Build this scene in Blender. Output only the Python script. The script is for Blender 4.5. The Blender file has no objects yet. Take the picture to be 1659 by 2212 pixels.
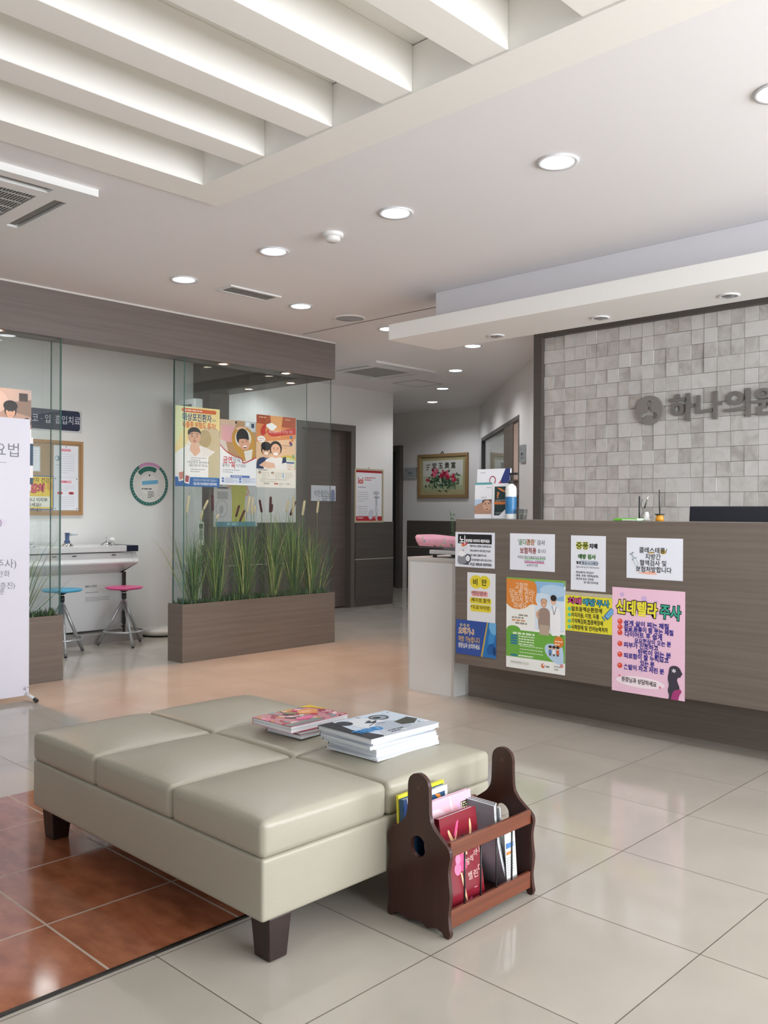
import bpy, bmesh, math, random
from mathutils import Vector, Matrix
random.seed(7)
C = bpy.context.scene.collection
SC = bpy.context.scene
# ------------------------------------------------------------------ camera
# room axes: x runs right-and-away, y runs left-and-away, z up (metres)
H = 1.16
FPX = 1913.1
YAW, PIT, ROL = math.radians(43.856), math.radians(-.0125), math.radians(.29)
fwv = Vector((math.cos(YAW)*math.cos(PIT), math.sin(YAW)*math.cos(PIT), math.sin(PIT)))
rtv = Vector((math.sin(YAW), -math.cos(YAW), 0)); upv = rtv.cross(fwv)
r2 = rtv*math.cos(ROL)+upv*math.sin(ROL); u2 = -rtv*math.sin(ROL)+upv*math.cos(ROL)
cam = bpy.data.objects.new('camera', bpy.data.cameras.new('camera')); C.objects.link(cam)
m = Matrix((r2, u2, -fwv)).transposed().to_4x4(); m.translation = Vector((0, 0, H)); cam.matrix_world = m
cam.data.sensor_fit = 'VERTICAL'; cam.data.sensor_height = 36; cam.data.lens = FPX/2212*36
cam.data.clip_start = .05
SC.camera = cam
# ------------------------------------------------------------------ light & exposure
W = bpy.data.worlds.new('sky'); SC.world = W; W.use_nodes = True
W.node_tree.nodes['Background'].inputs[0].default_value = (.80, .90, 1, 1)
W.node_tree.nodes['Background'].inputs[1].default_value = 1.2
SC.view_settings.view_transform = 'Standard'; SC.view_settings.look = 'None'
SC.view_settings.gamma = 1; SC.view_settings.use_curve_mapping = False
SC.view_settings.exposure = 0.20
SC.cycles.max_bounces = 10; SC.cycles.diffuse_bounces = 5; SC.cycles.glossy_bounces = 4
SC.cycles.transparent_max_bounces = 16; SC.cycles.sample_clamp_indirect = 6
SC.cycles.caustics_reflective = False; SC.cycles.caustics_refractive = False

def area(name, loc, target, sx, sy, power, col=(1, 1, 1)):
    l = bpy.data.lights.new(name, 'AREA'); l.shape = 'RECTANGLE'; l.size = sx; l.size_y = sy; l.energy = power; l.color = col
    o = bpy.data.objects.new(name, l); C.objects.link(o); o.location = loc
    o.rotation_euler = (Vector(target)-Vector(loc)).to_track_quat('-Z', 'Y').to_euler(); return o
area('window_daylight', (3.35, -2.3, 1.45), (3.35, 3, 1.9), 5.0, 1.9, 265, (.93, .965, 1))
area('side_window_daylight', (-2.9, 2.0, 1.45), (3, 2.4, 1.5), 4.6, 1.8, 10, (.95, .97, 1))
sl = bpy.data.lights.new('sun', 'SUN'); sl.energy = 13; sl.angle = .01; sl.color = (1, .98, .95)
so = bpy.data.objects.new('sun', sl); C.objects.link(so); so.rotation_euler = Vector((-.10, .62, -.78)).to_track_quat('-Z', 'Y').to_euler()

# ------------------------------------------------------------------ helpers
def lin(h):
    h = h.lstrip('#'); r = []
    for i in (0, 2, 4):
        c = int(h[i:i+2], 16)/255; r.append(c/12.92 if c <= .04045 else ((c+.055)/1.055)**2.4)
    return tuple(r)
MT = {}
def mat(name, col, rough=.5, metal=0., spec=.5, emit=0, trans=0, bump=0, bscale=40, noise=0, nscale=5, coat=0):
    if name in MT: return MT[name]
    if isinstance(col, str): col = lin(col)
    M_ = bpy.data.materials.new(name); M_.use_nodes = True; nt = M_.node_tree; b = nt.nodes['Principled BSDF']
    b.inputs['Base Color'].default_value = (*col, 1); b.inputs['Roughness'].default_value = rough
    b.inputs['Metallic'].default_value = metal; b.inputs['Specular IOR Level'].default_value = spec
    if coat: b.inputs['Coat Weight'].default_value = coat; b.inputs['Coat Roughness'].default_value = .1
    if emit: b.inputs['Emission Color'].default_value = (*col, 1); b.inputs['Emission Strength'].default_value = emit
    if trans: b.inputs['Transmission Weight'].default_value = trans
    if noise or bump:
        tc = nt.nodes.new('ShaderNodeTexCoord')
    if noise:
        n = nt.nodes.new('ShaderNodeTexNoise'); n.inputs['Scale'].default_value = nscale; n.inputs['Detail'].default_value = 5
        nt.links.new(tc.outputs['Object'], n.inputs['Vector'])
        mx = nt.nodes.new('ShaderNodeMix'); mx.data_type = 'RGBA'
        mx.inputs[6].default_value = (*[c*(1-noise) for c in col], 1); mx.inputs[7].default_value = (*[min(1, c*(1+noise)) for c in col], 1)
        nt.links.new(n.outputs[0], mx.inputs[0]); nt.links.new(mx.outputs[2], b.inputs['Base Color'])
    if bump:
        n2 = nt.nodes.new('ShaderNodeTexNoise'); n2.inputs['Scale'].default_value = bscale; n2.inputs['Detail'].default_value = 3
        nt.links.new(tc.outputs['Object'], n2.inputs['Vector'])
        bp = nt.nodes.new('ShaderNodeBump'); bp.inputs['Strength'].default_value = bump; bp.inputs['Distance'].default_value = .01
        nt.links.new(n2.outputs[0], bp.inputs['Height']); nt.links.new(bp.outputs[0], b.inputs['Normal'])
    MT[name] = M_; return M_
def ink(h, rough=.5):
    return mat('print_'+h.lstrip('#')+('' if rough == .5 else '_%d' % (rough*100)), h, rough)

def laminate(name, col, dark, axis='z', rough=.45, sc=60):
    """streaky wood-grain laminate, streaks run across `axis`"""
    if name in MT: return MT[name]
    M_ = bpy.data.materials.new(name); M_.use_nodes = True; nt = M_.node_tree; b = nt.nodes['Principled BSDF']; b.inputs['Roughness'].default_value = rough
    geo = nt.nodes.new('ShaderNodeNewGeometry'); mp = nt.nodes.new('ShaderNodeMapping')
    s = {'z': (1.5, 1.5, sc), 'x': (sc, 1.5, 1.5), 'v': (sc, sc, 1.5)}[axis]
    mp.inputs['Scale'].default_value = s; nt.links.new(geo.outputs['Position'], mp.inputs[0])
    n = nt.nodes.new('ShaderNodeTexNoise'); n.inputs['Scale'].default_value = 1; n.inputs['Detail'].default_value = 6; nt.links.new(mp.outputs[0], n.inputs['Vector'])
    cr = nt.nodes.new('ShaderNodeValToRGB'); cr.color_ramp.elements[0].position = .35; cr.color_ramp.elements[1].position = .65
    cr.color_ramp.elements[0].color = (*dark, 1); cr.color_ramp.elements[1].color = (*col, 1)
    nt.links.new(n.outputs[0], cr.inputs[0]); nt.links.new(cr.outputs[0], b.inputs['Base Color'])
    MT[name] = M_; return M_

WP = {}
def wp(o):
    return WP.get(o.name, Vector((0, 0, 0))) if o else Vector((0, 0, 0))
def tagp(o, label=None, cat=None, group=None, kind=None):
    for k, v in (('label', label), ('category', cat), ('group', group), ('kind', kind)):
        if v: o[k] = v
    return o
def thing(name, loc, label, cat, group=None):
    o = bpy.data.objects.new(name, None); C.objects.link(o); o.location = loc; o.empty_display_size = .1
    WP[o.name] = Vector(loc); return tagp(o, label, cat, group)

class MB:
    def __init__(s): s.v = []; s.f = []; s.m = []; s.sm = []
    def add(s, vs, fs, mt, smooth=False):
        n = len(s.v); s.v += [tuple(v) for v in vs]
        for f in fs: s.f.append(tuple(i+n for i in f)); s.m.append(mt); s.sm.append(smooth)
        return s
    def box(s, x0, x1, y0, y1, z0, z1, mt, fn=None, sides=None):
        vs = [(x, y, z) for z in (z0, z1) for y in (y0, y1) for x in (x0, x1)]
        if fn: vs = [fn(*v) for v in vs]
        fs = [(0, 2, 3, 1), (4, 5, 7, 6), (0, 1, 5, 4), (2, 6, 7, 3), (0, 4, 6, 2), (1, 3, 7, 5)]  # bottom top -y +y -x +x
        n = len(s.v); s.v += [tuple(v) for v in vs]
        for i, f in enumerate(fs): s.f.append(tuple(j+n for j in f)); s.m.append(sides.get(i, mt) if sides else mt); s.sm.append(False)
        return s
    def cyl(s, p0, p1, r0, r1=None, n=20, mt=None, smooth=True, caps=True):
        r1 = r0 if r1 is None else r1; p0 = Vector(p0); p1 = Vector(p1); d = (p1-p0).normalized()
        a = d.orthogonal().normalized(); b = d.cross(a)
        vs = [p+(a*math.cos(t)+b*math.sin(t))*r for p, r in ((p0, r0), (p1, r1)) for t in [2*math.pi*i/n for i in range(n)]]
        s.add(vs, [(i, (i+1) % n, n+(i+1) % n, n+i) for i in range(n)], mt, smooth)
        if caps: k = len(s.v)-2*n; s.f += [tuple(k+i for i in reversed(range(n))), tuple(k+n+i for i in range(n))]; s.m += [mt, mt]; s.sm += [False, False]
        return s
    def tube(s, pts, r, n=8, mt=None, closed=False):
        pts = [Vector(p) for p in pts]; N = len(pts); rs = r if isinstance(r, (list, tuple)) else [r]*N
        vs = []; prev = None
        for i, p in enumerate(pts):
            a = pts[(i+1) % N] if (closed or i < N-1) else p; b = pts[i-1] if (closed or i > 0) else p
            d = (a-b).normalized()
            e = d.orthogonal().normalized() if prev is None else (prev-d*prev.dot(d)).normalized()
            prev = e; g = d.cross(e)
            vs += [p+(e*math.cos(t)+g*math.sin(t))*rs[i] for t in [2*math.pi*k/n for k in range(n)]]
        fs = [(i*n+k, i*n+(k+1) % n, ((i+1) % N)*n+(k+1) % n, ((i+1) % N)*n+k) for i in range(N if closed else N-1) for k in range(n)]
        s.add(vs, fs, mt, True)
        if not closed:
            k = len(s.v)-N*n; s.f += [tuple(k+i for i in reversed(range(n))), tuple(k+(N-1)*n+i for i in range(n))]; s.m += [mt, mt]; s.sm += [False, False]
        return s
    def lathe(s, c, prof, n=32, mt=None, axis='z', mts=None):
        c = Vector(c); vs = []
        for r, z in prof:
            for i in range(n):
                t = 2*math.pi*i/n; a, b = r*math.cos(t), r*math.sin(t)
                vs.append(c+(Vector((a, b, z)) if axis == 'z' else Vector((a, z, b)) if axis == 'y' else Vector((z, a, b))))
        k = len(s.v); s.v += [tuple(v) for v in vs]
        for j in range(len(prof)-1):
            for i in range(n):
                s.f.append((k+j*n+i, k+j*n+(i+1) % n, k+(j+1)*n+(i+1) % n, k+(j+1)*n+i)); s.m.append(mts[j] if mts else mt); s.sm.append(True)
        return s
    def prism(s, poly, fn, c0, c1, mt, edge=None, holes=()):
        """poly in (a,b); fn(a,b,c) -> point"""
        if holes:
            bm = bmesh.new(); es = []
            for lp in [poly]+list(holes):
                vv = [bm.verts.new((a, b, 0)) for a, b in lp]
                es += [bm.edges.new((vv[i], vv[(i+1) % len(vv)])) for i in range(len(vv))]
            bmesh.ops.triangle_fill(bm, use_beauty=True, use_dissolve=False, edges=es)
            bm.verts.index_update(); base = [tuple(v.co[:2]) for v in bm.verts]; tr = [tuple(v.index for v in f.verts) for f in bm.faces]; bm.free()
            for c in (c0, c1): s.add([fn(a, b, c) for a, b in base], tr, mt)
            for lp in [poly]+list(holes):
                n = len(lp); s.add([fn(a, b, c) for c in (c0, c1) for a, b in lp], [(i, (i+1) % n, n+(i+1) % n, n+i) for i in range(n)], edge or mt)
        else:
            n = len(poly); s.add([fn(a, b, c) for c in (c0, c1) for a, b in poly], [tuple(reversed(range(n))), tuple(range(n, 2*n))], mt)
            k = len(s.v)-2*n
            for i in range(n): s.f.append((k+i, k+(i+1) % n, k+n+(i+1) % n, k+n+i)); s.m.append(edge or mt); s.sm.append(False)
        return s
    def build(s, name, parent=None, bevel=0, seg=2, origin=None, sub=0, fixn=True, solid=0):
        me = bpy.data.meshes.new(name)
        if parent is None and origin is None:
            xs, ys, zs = zip(*s.v); origin = ((min(xs)+max(xs))/2, (min(ys)+max(ys))/2, min(zs))
        off = Vector(origin) if parent is None else wp(parent)
        me.from_pydata([tuple(Vector(v)-off) for v in s.v], [], s.f)
        ms = []
        for x in s.m:
            if x not in ms: ms.append(x)
        for x in ms: me.materials.append(x)
        me.polygons.foreach_set('material_index', [ms.index(x) for x in s.m]); me.polygons.foreach_set('use_smooth', s.sm)
        if fixn:
            bm = bmesh.new(); bm.from_mesh(me); bmesh.ops.recalc_face_normals(bm, faces=bm.faces); bm.to_mesh(me); bm.free()
        me.update()
        o = bpy.data.objects.new(name, me); C.objects.link(o)
        if parent is None: o.location = off
        else: o.parent = parent
        WP[o.name] = off
        if bevel:
            b = o.modifiers.new('b', 'BEVEL'); b.width = bevel; b.segments = seg; b.limit_method = 'ANGLE'; b.angle_limit = .7
            for p in me.polygons: p.use_smooth = True
            w = o.modifiers.new('w', 'WEIGHTED_NORMAL'); w.keep_sharp = True
        if sub: q = o.modifiers.new('s', 'SUBSURF'); q.levels = sub; q.render_levels = sub
        return o
def st(o):
    o['kind'] = 'structure'; return o
def copy_tree(o, parent=None):
    c = o.copy(); C.objects.link(c)
    if parent: c.parent = parent
    for ch in list(o.children): copy_tree(ch, c)
    return c

# photograph pixel -> point on a real plane (used only to read off real positions)
def ray(px, py):
    a = (px-829.5)/FPX; b = (py-1106)/FPX; return r2*a-u2*b+fwv
def onz(px, py, z): r = ray(px, py); t = (z-H)/r.z; return (r.x*t, r.y*t)
def onx(px, py, x): r = ray(px, py); t = x/r.x; return (r.y*t, H+r.z*t)      # -> (y, z)
def ony(px, py, y): r = ray(px, py); t = y/r.y; return (r.x*t, H+r.z*t)      # -> (x, z)
def onp(px, py, P, N): r = ray(px, py); P = Vector(P)-Vector((0, 0, H)); t = P.dot(N)/r.dot(N); return Vector((0, 0, H))+r*t

# ------------------------------------------------------------------ printed sheets
TC = bpy.data.curves.new('t', 'FONT'); TO = bpy.data.objects.new('t', TC); TCACHE = {}
def text_mesh(txt, bold=0, extrude=0, res=2):
    k = (txt, bold, extrude, res)
    if k in TCACHE: return TCACHE[k]
    TC.body = txt; TC.resolution_u = res; TC.offset = bold; TC.extrude = extrude
    me = bpy.data.meshes.new_from_object(TO)
    vs = [tuple(v.co) for v in me.vertices]; fs = [tuple(p.vertices) for p in me.polygons]
    bpy.data.meshes.remove(me); TCACHE[k] = (vs, fs); return vs, fs
class Sheet:
    """a printed sheet; local units: 100 across its width, y downwards"""
    def __init__(s, tl, right, down, w, h, col, rough=.5, thick=.0012, design=None):
        s.tl = Vector(tl); s.r = Vector(right).normalized(); s.d = Vector(down).normalized(); s.n = -(s.r.cross(s.d))
        s.w = w; s.h = h; s.u = w/100; s.H = design or h/s.u; s.uy = h/s.H; s.mb = MB(); s.rough = rough; s.th = thick; s.k = 0
        s.prim([(0, 0), (100, 0), (100, s.H), (0, s.H)], ink(col, rough), 0, solid=True)
    def P(s, x, y, l):
        l += s.k*.013; return s.tl+s.r*(x*s.u)+s.d*(y*s.uy)+s.n*(s.th+l*.0003)
    def prim(s, pts, mt, l, solid=False):
        s.k += 1
        if solid:
            s.mb.prism(pts, lambda a, b, c: s.tl+s.r*(a*s.u)+s.d*(b*s.uy)+s.n*(s.th*(1-c)), 0, 1, mt)
        else:
            for ax, lim, sg in ((0, 0, 1), (0, 100, -1), (1, 0, 1), (1, s.H, -1)):      # keep the print inside the sheet
                out = []
                for i in range(len(pts)):
                    a, b = pts[i-1], pts[i]; ia, ib = (a[ax]-lim)*sg >= 0, (b[ax]-lim)*sg >= 0
                    if ia != ib:
                        t = (lim-a[ax])/(b[ax]-a[ax]); out.append((a[0]+(b[0]-a[0])*t, a[1]+(b[1]-a[1])*t))
                    if ib: out.append(b)
                pts = out
                if len(pts) < 3: return
            s.mb.add([s.P(x, y, l) for x, y in pts], [tuple(range(len(pts)))], mt)
    def rect(s, x, y, w, h, col, l=1): s.prim([(x, y), (x+w, y), (x+w, y+h), (x, y+h)], ink(col, s.rough), l)
    def rrect(s, x, y, w, h, r, col, l=1):
        p = []
        for cx, cy, a0 in ((x+w-r, y+r, -90), (x+w-r, y+h-r, 0), (x+r, y+h-r, 90), (x+r, y+r, 180)):
            p += [(cx+r*math.cos(math.radians(a0+t)), cy+r*math.sin(math.radians(a0+t))) for t in (0, 30, 60, 90)]
        s.prim(p, ink(col, s.rough), l)
    def ell(s, cx, cy, rx, ry, col, l=1, rot=0, n=24):
        c, q = math.cos(math.radians(rot)), math.sin(math.radians(rot)); p = []
        for i in range(n):
            a, b = rx*math.cos(2*math.pi*i/n), ry*math.sin(2*math.pi*i/n); p.append((cx+a*c-b*q, cy+a*q+b*c))
        s.prim(p, ink(col, s.rough), l)
    def poly(s, pts, col, l=1):
        if len(pts) >= 6:
            for _ in range(2): pts = s.soften(pts)
        s.prim(pts, ink(col, s.rough), l)
    def soften(s, pts):
        out = []; n = len(pts)
        for i in range(n):
            p, a, b = pts[i], pts[i-1], pts[(i+1) % n]
            if p[0] <= 0 or p[0] >= 100 or p[1] <= 0 or p[1] >= s.H-.01: out.append(p)
            else: out += [(p[0]*.75+a[0]*.25, p[1]*.75+a[1]*.25), (p[0]*.75+b[0]*.25, p[1]*.75+b[1]*.25)]
        return out
    def stroke(s, pts, w, col, l=2):
        for (x0, y0), (x1, y1) in zip(pts, pts[1:]):
            L = math.hypot(x1-x0, y1-y0) or 1; nx, ny = -(y1-y0)/L*w/2, (x1-x0)/L*w/2
            s.prim([(x0+nx, y0+ny), (x1+nx, y1+ny), (x1-nx, y1-ny), (x0-nx, y0-ny)], ink(col, s.rough), l)
    def text(s, x, y, size, txt, col, l=3, al='L', sx=1., bold=0., rot=0, fit=None, outline=None, adv=None):
        vs, fs = text_mesh(txt, bold)
        if not vs: return
        w = adv or max(v[0] for v in vs)
        if fit: sx = fit/(w*size)
        if outline: s.text(x, y, size, txt, outline[1], l-.8, al, sx, outline[0], rot, None, None, w)
        ox = {'L': 0, 'C': -w*size*sx/2, 'R': -w*size*sx}[al]; c, q = math.cos(math.radians(rot)), math.sin(math.radians(rot))
        out = []; s.k += 1
        for a, b, _ in vs:
            X = ox+a*size*sx; Y = .82*size-b*size; out.append(s.P(x+X*c-Y*q, y+X*q+Y*c, l))
        s.mb.add(out, fs, ink(col, s.rough))
    def lines(s, x, y, w, n, dy, th, col, l=2, seed=1):
        R = random.Random(seed)
        for i in range(n):
            X = x; end = x+w*(1 if i < n-1 else .6)
            while X < end-th:
                ww = min(th*R.uniform(1.2, 3.4), end-X); s.rect(X, y+i*dy, ww, th, col, l); X += ww+th*.6
    def person(s, cx, cy, hd, skin='#e3b393', hair='#221c1c', cloth='#f3f0ee', l=4, long=False):
        """bust: head radius hd at cx,cy"""
        s.poly([(cx-hd*2.1, cy+hd*4), (cx-hd*1.9, cy+hd*2), (cx-hd*.9, cy+hd*1.35), (cx+hd*.9, cy+hd*1.35), (cx+hd*1.9, cy+hd*2), (cx+hd*2.1, cy+hd*4)], cloth, l)
        s.rect(cx-hd*.35, cy+hd*.7, hd*.7, hd*.8, skin, l+.3)
        s.ell(cx, cy-hd*.12, hd*(1.05 if not long else 1.15), hd*1.22, hair, l+.6)
        s.ell(cx, cy+hd*.14, hd*.8, hd*1.0, skin, l+.9)
        for e in (-.32, .32): s.ell(cx+e*hd, cy+.02*hd, hd*.11, hd*.07, '#2a1f1f', l+1.2, n=10); s.stroke([(cx+(e-.16)*hd, cy-.18*hd), (cx+(e+.16)*hd, cy-.2*hd)], hd*.06, '#3a2a24', l+1.2)
        s.poly([(cx-.05*hd, cy+.1*hd), (cx+.1*hd, cy+.35*hd), (cx-.08*hd, cy+.36*hd)], '#c98f70', l+1.2)
        s.ell(cx, cy+.62*hd, hd*.24, hd*.1, '#b8464c', l+1.2, n=12); s.ell(cx, cy+.59*hd, hd*.19, hd*.045, '#ffffff', l+1.5, n=12)
    def done(s, name, label, cat, group=None, parent=None):
        o = s.mb.build(name, parent, fixn=False); return tagp(o, label, cat, group) if parent is None else o
def sheet_x(x, tl, tr, bl, col, **k):      # on a plane facing the -x side
    (y0, z0), (y1, z1), (_, z2) = onx(*tl, x), onx(*tr, x), onx(*bl, x); zt = (z0+z1)/2; k0 = k.pop('dz', 0)
    return Sheet((x, y0, zt), (0, -1, 0), (0, 0, -1), y0-y1, zt-z2, col, **k)
def sheet_y(y, tl, tr, bl, col, **k):      # on a plane facing the -y side
    (x0, z0), (x1, z1), (_, z2) = ony(*tl, y), ony(*tr, y), ony(*bl, y); zt = (z0+z1)/2
    return Sheet((x0, y, zt), (1, 0, 0), (0, 0, -1), x1-x0, zt-z2, col, **k)

# ------------------------------------------------------------------ materials
WALL = mat('wall_paint', (.76, .745, .725), .6, bump=.05, bscale=90)
CEIL = mat('ceiling_paint', (.815, .80, .81), .6)
CREAM = mat('coffer_paint', (.86, .845, .805), .55)
LAM = laminate('brown_laminate', (.168, .135, .110), (.140, .112, .092))
LAMH = laminate('brown_header_laminate', (.165, .135, .12), (.14, .113, .10))
LAMD = laminate('dark_wainscot_laminate', (.095, .083, .075), (.08, .069, .063))
WHITE = mat('white_plastic', (.78, .78, .77), .35)
GREYP = mat('grey_plastic', (.35, .35, .34), .45)
BLACK = mat('black_plastic', (.02, .02, .022), .4)
CHROME = mat('chrome', (.75, .75, .76), .15, metal=1)
STEEL = mat('painted_silver_steel', (.42, .43, .44), .35, metal=.6)
LEATHER = mat('beige_leatherette', (.375, .35, .28), .36, bump=.06, bscale=160, noise=.03, nscale=3)
WENGE = mat('dark_stained_wood', (.022, .010, .008), .35, noise=.3, nscale=12)
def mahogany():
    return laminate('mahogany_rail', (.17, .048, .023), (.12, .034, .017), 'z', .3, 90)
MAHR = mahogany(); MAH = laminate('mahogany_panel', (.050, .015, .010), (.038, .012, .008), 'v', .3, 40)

def floor_mat(name, col, col2, x0, y0, sx, sy, gw, grout, rough, nsc, ndet=6, streak=None):
    M_ = bpy.data.materials.new(name); M_.use_nodes = True; nt = M_.node_tree; b = nt.nodes['Principled BSDF']; b.inputs['Roughness'].default_value = rough
    geo = nt.nodes.new('ShaderNodeNewGeometry'); sep = nt.nodes.new('ShaderNodeSeparateXYZ'); nt.links.new(geo.outputs['Position'], sep.inputs[0])
    def mth(op, a, bb=None, cc=None):
        n = nt.nodes.new('ShaderNodeMath'); n.operation = op
        for i, v in enumerate((a, bb, cc)):
            if v is None: continue
            if isinstance(v, (int, float)): n.inputs[i].default_value = v
            else: nt.links.new(v, n.inputs[i])
        return n.outputs[0]
    fx = mth('PINGPONG', mth('SUBTRACT', sep.outputs[0], x0), sx/2); fy = mth('PINGPONG', mth('SUBTRACT', sep.outputs[1], y0), sy/2)
    # pingpong gives the distance to the nearest joint line at multiples of the tile size
    g = mth('LESS_THAN', mth('MINIMUM', fx, fy), gw/2)
    ix = mth('FLOOR', mth('DIVIDE', mth('SUBTRACT', sep.outputs[0], x0), sx)); iy = mth('FLOOR', mth('DIVIDE', mth('SUBTRACT', sep.outputs[1], y0), sy))
    cmb = nt.nodes.new('ShaderNodeCombineXYZ'); nt.links.new(ix, cmb.inputs[0]); nt.links.new(iy, cmb.inputs[1])
    wn = nt.nodes.new('ShaderNodeTexWhiteNoise'); nt.links.new(cmb.outputs[0], wn.inputs['Vector'])
    off = nt.nodes.new('ShaderNodeVectorMath'); off.operation = 'MULTIPLY_ADD'; nt.links.new(wn.outputs['Color'], off.inputs[0]); off.inputs[1].default_value = (7, 7, 7); nt.links.new(geo.outputs['Position'], off.inputs[2])
    mp = nt.nodes.new('ShaderNodeMapping'); nt.links.new(off.outputs[0], mp.inputs[0]); mp.inputs['Scale'].default_value = streak or (1, 1, 1)
    n = nt.nodes.new('ShaderNodeTexNoise'); n.inputs['Scale'].default_value = nsc; n.inputs['Detail'].default_value = ndet; nt.links.new(mp.outputs[0], n.inputs['Vector'])
    cr = nt.nodes.new('ShaderNodeValToRGB'); cr.color_ramp.elements[0].position = .35; cr.color_ramp.elements[1].position = .68
    cr.color_ramp.elements[0].color = (*col2, 1); cr.color_ramp.elements[1].color = (*col, 1); nt.links.new(n.outputs[0], cr.inputs[0])
    mx = nt.nodes.new('ShaderNodeMix'); mx.data_type = 'RGBA'; nt.links.new(g, mx.inputs[0]); nt.links.new(cr.outputs[0], mx.inputs[6]); mx.inputs[7].default_value = (*grout, 1)
    nt.links.new(mx.outputs[2], b.inputs['Base Color'])
    rr = mth('MULTIPLY_ADD', g, .4, rough); nt.links.new(rr, b.inputs['Roughness'])
    MT[name] = M_; return M_
FLOOR = floor_mat('polished_beige_tile', (.465, .425, .372), (.415, .378, .328), 2.26, 1.512, .502, .5015, .0032, (.12, .095, .075), .10, 2.5)
TERRA = floor_mat('polished_terracotta_tile', (.40, .145, .072), (.27, .088, .042), 1.133, 2.80, .403, .412, .007, (.46, .37, .31), .09, 22, 10, (1, .45, 1))

def glass_mat(name, tint, edge=False):
    M_ = bpy.data.materials.new(name); M_.use_nodes = True; nt = M_.node_tree; nt.nodes.remove(nt.nodes['Principled BSDF'])
    tr = nt.nodes.new('ShaderNodeBsdfTransparent'); tr.inputs[0].default_value = (*tint, 1)
    gl = nt.nodes.new('ShaderNodeBsdfGlossy'); gl.inputs['Roughness'].default_value = 0.01
    fr = nt.nodes.new('ShaderNodeLayerWeight'); pw = nt.nodes.new('ShaderNodeMath'); pw.operation = 'POWER'; nt.links.new(fr.outputs['Facing'], pw.inputs[0]); pw.inputs[1].default_value = 5
    ma = nt.nodes.new('ShaderNodeMath'); ma.operation = 'MULTIPLY_ADD'; nt.links.new(pw.outputs[0], ma.inputs[0]); ma.inputs[1].default_value = .9; ma.inputs[2].default_value = .04
    mx = nt.nodes.new('ShaderNodeMixShader'); nt.links.new(ma.outputs[0], mx.inputs[0]); nt.links.new(tr.outputs[0], mx.inputs[1]); nt.links.new(gl.outputs[0], mx.inputs[2])
    nt.links.new(mx.outputs[0], nt.nodes['Material Output'].inputs[0]); MT[name] = M_; return M_
GLASS = glass_mat('clear_glass', (.955, .975, .97)); GLASSE = mat('green_glass_edge', (.045, .12, .10), .15)
STONE = None
def stone_mat():
    M_ = bpy.data.materials.new('travertine_mosaic'); M_.use_nodes = True; nt = M_.node_tree; b = nt.nodes['Principled BSDF']; b.inputs['Roughness'].default_value = .65
    at = nt.nodes.new('ShaderNodeAttribute'); at.attribute_name = 'tone'
    tc = nt.nodes.new('ShaderNodeTexCoord'); n = nt.nodes.new('ShaderNodeTexNoise'); n.inputs['Scale'].default_value = 9; n.inputs['Detail'].default_value = 7; n.inputs['Distortion'].default_value = 1.2
    vm = nt.nodes.new('ShaderNodeVectorMath'); vm.operation = 'MULTIPLY_ADD'; nt.links.new(at.outputs['Color'], vm.inputs[0]); vm.inputs[1].default_value = (9, 9, 9); nt.links.new(tc.outputs['Object'], vm.inputs[2]); nt.links.new(vm.outputs[0], n.inputs['Vector'])
    ad = nt.nodes.new('ShaderNodeMath'); ad.operation = 'MULTIPLY_ADD'; nt.links.new(at.outputs['Fac'], ad.inputs[0]); ad.inputs[1].default_value = .55; nt.links.new(n.outputs[0], ad.inputs[2])
    cr = nt.nodes.new('ShaderNodeValToRGB'); e = cr.color_ramp.elements; e[0].position = .38; e[0].color = (.44, .41, .385, 1); e[1].position = 1.1; e[1].color = (.68, .665, .645, 1)
    x = e.new(.66); x.color = (.58, .56, .535, 1)
    nt.links.new(ad.outputs[0], cr.inputs[0]); nt.links.new(cr.outputs[0], b.inputs['Base Color'])
    return M_
STONE = stone_mat()
# ================================================================== THE ROOM
VB = -2.5          # window wall behind the camera
UL = -3.2          # left wall, outside the frame
ZC = 2.66
P0, P1 = Vector((9.95, 7.70, 0)), Vector((7.12, 4.86, 0))       # slanting corridor wall
S = 6.0            # stone wall plane
st(MB().box(UL, 11.5, VB, 12, -.1, 0, FLOOR).build('floor'))
OI = (UL+.3, 1.94, 2.040, 3.573)
st(MB().box(OI[0], OI[1], OI[2], OI[3], 0, .003, TERRA).build('floor'))
TRIMM = mat('black_metal_strip', (.03, .026, .023), .25, metal=.5)
st(MB().box(OI[0], OI[1]+.012, OI[2]-.012, OI[2], 0, .005, TRIMM).build('trim_1'))
# ceiling with the coffer opening
CU0, CU1, CV0, CV1 = UL+.8, 2.34, -1.4, 3.408
mb = MB()
e = .03
mb.box(UL, 11.5, CV1+e, 12, ZC, ZC+.3, CEIL); mb.box(UL, 11.5, VB, CV0-e, ZC, ZC+.3, CEIL)
mb.box(CU1+e, 11.5, CV0-e, CV1+e, ZC, ZC+.3, CEIL); mb.box(UL, CU0-e, CV0-e, CV1+e, ZC, ZC+.3, CEIL)
mb.box(CU0-e, CU1+e, CV0-e, CV1+e, ZC+.165, ZC+.3, CREAM)
st(mb.build('ceiling'))
mb = MB(); zt = ZC-.010
mb.box(CU1, CU1+.215, CV0-.2, CV1+.19, zt, ZC+.16, CREAM); mb.box(CU0-.2, CU1, CV1, CV1+.19, zt, ZC+.16, CREAM)
mb.box(CU0-.2, CU0, CV0-.2, CV1, zt, ZC+.16, CREAM); mb.box(CU0, CU1, CV0-.2, CV0, zt, ZC+.16, CREAM)
st(mb.build('trim_2'))
k = 0; v1 = 3.103
while v1 > CV0+.1:
    o = MB().box(CU0, CU1+.001, v1-.148, v1, zt+.006, ZC+.166, CREAM).build('ceiling_beam', bevel=.005); st(o)
    v1 -= .4185; k += 1
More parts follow.
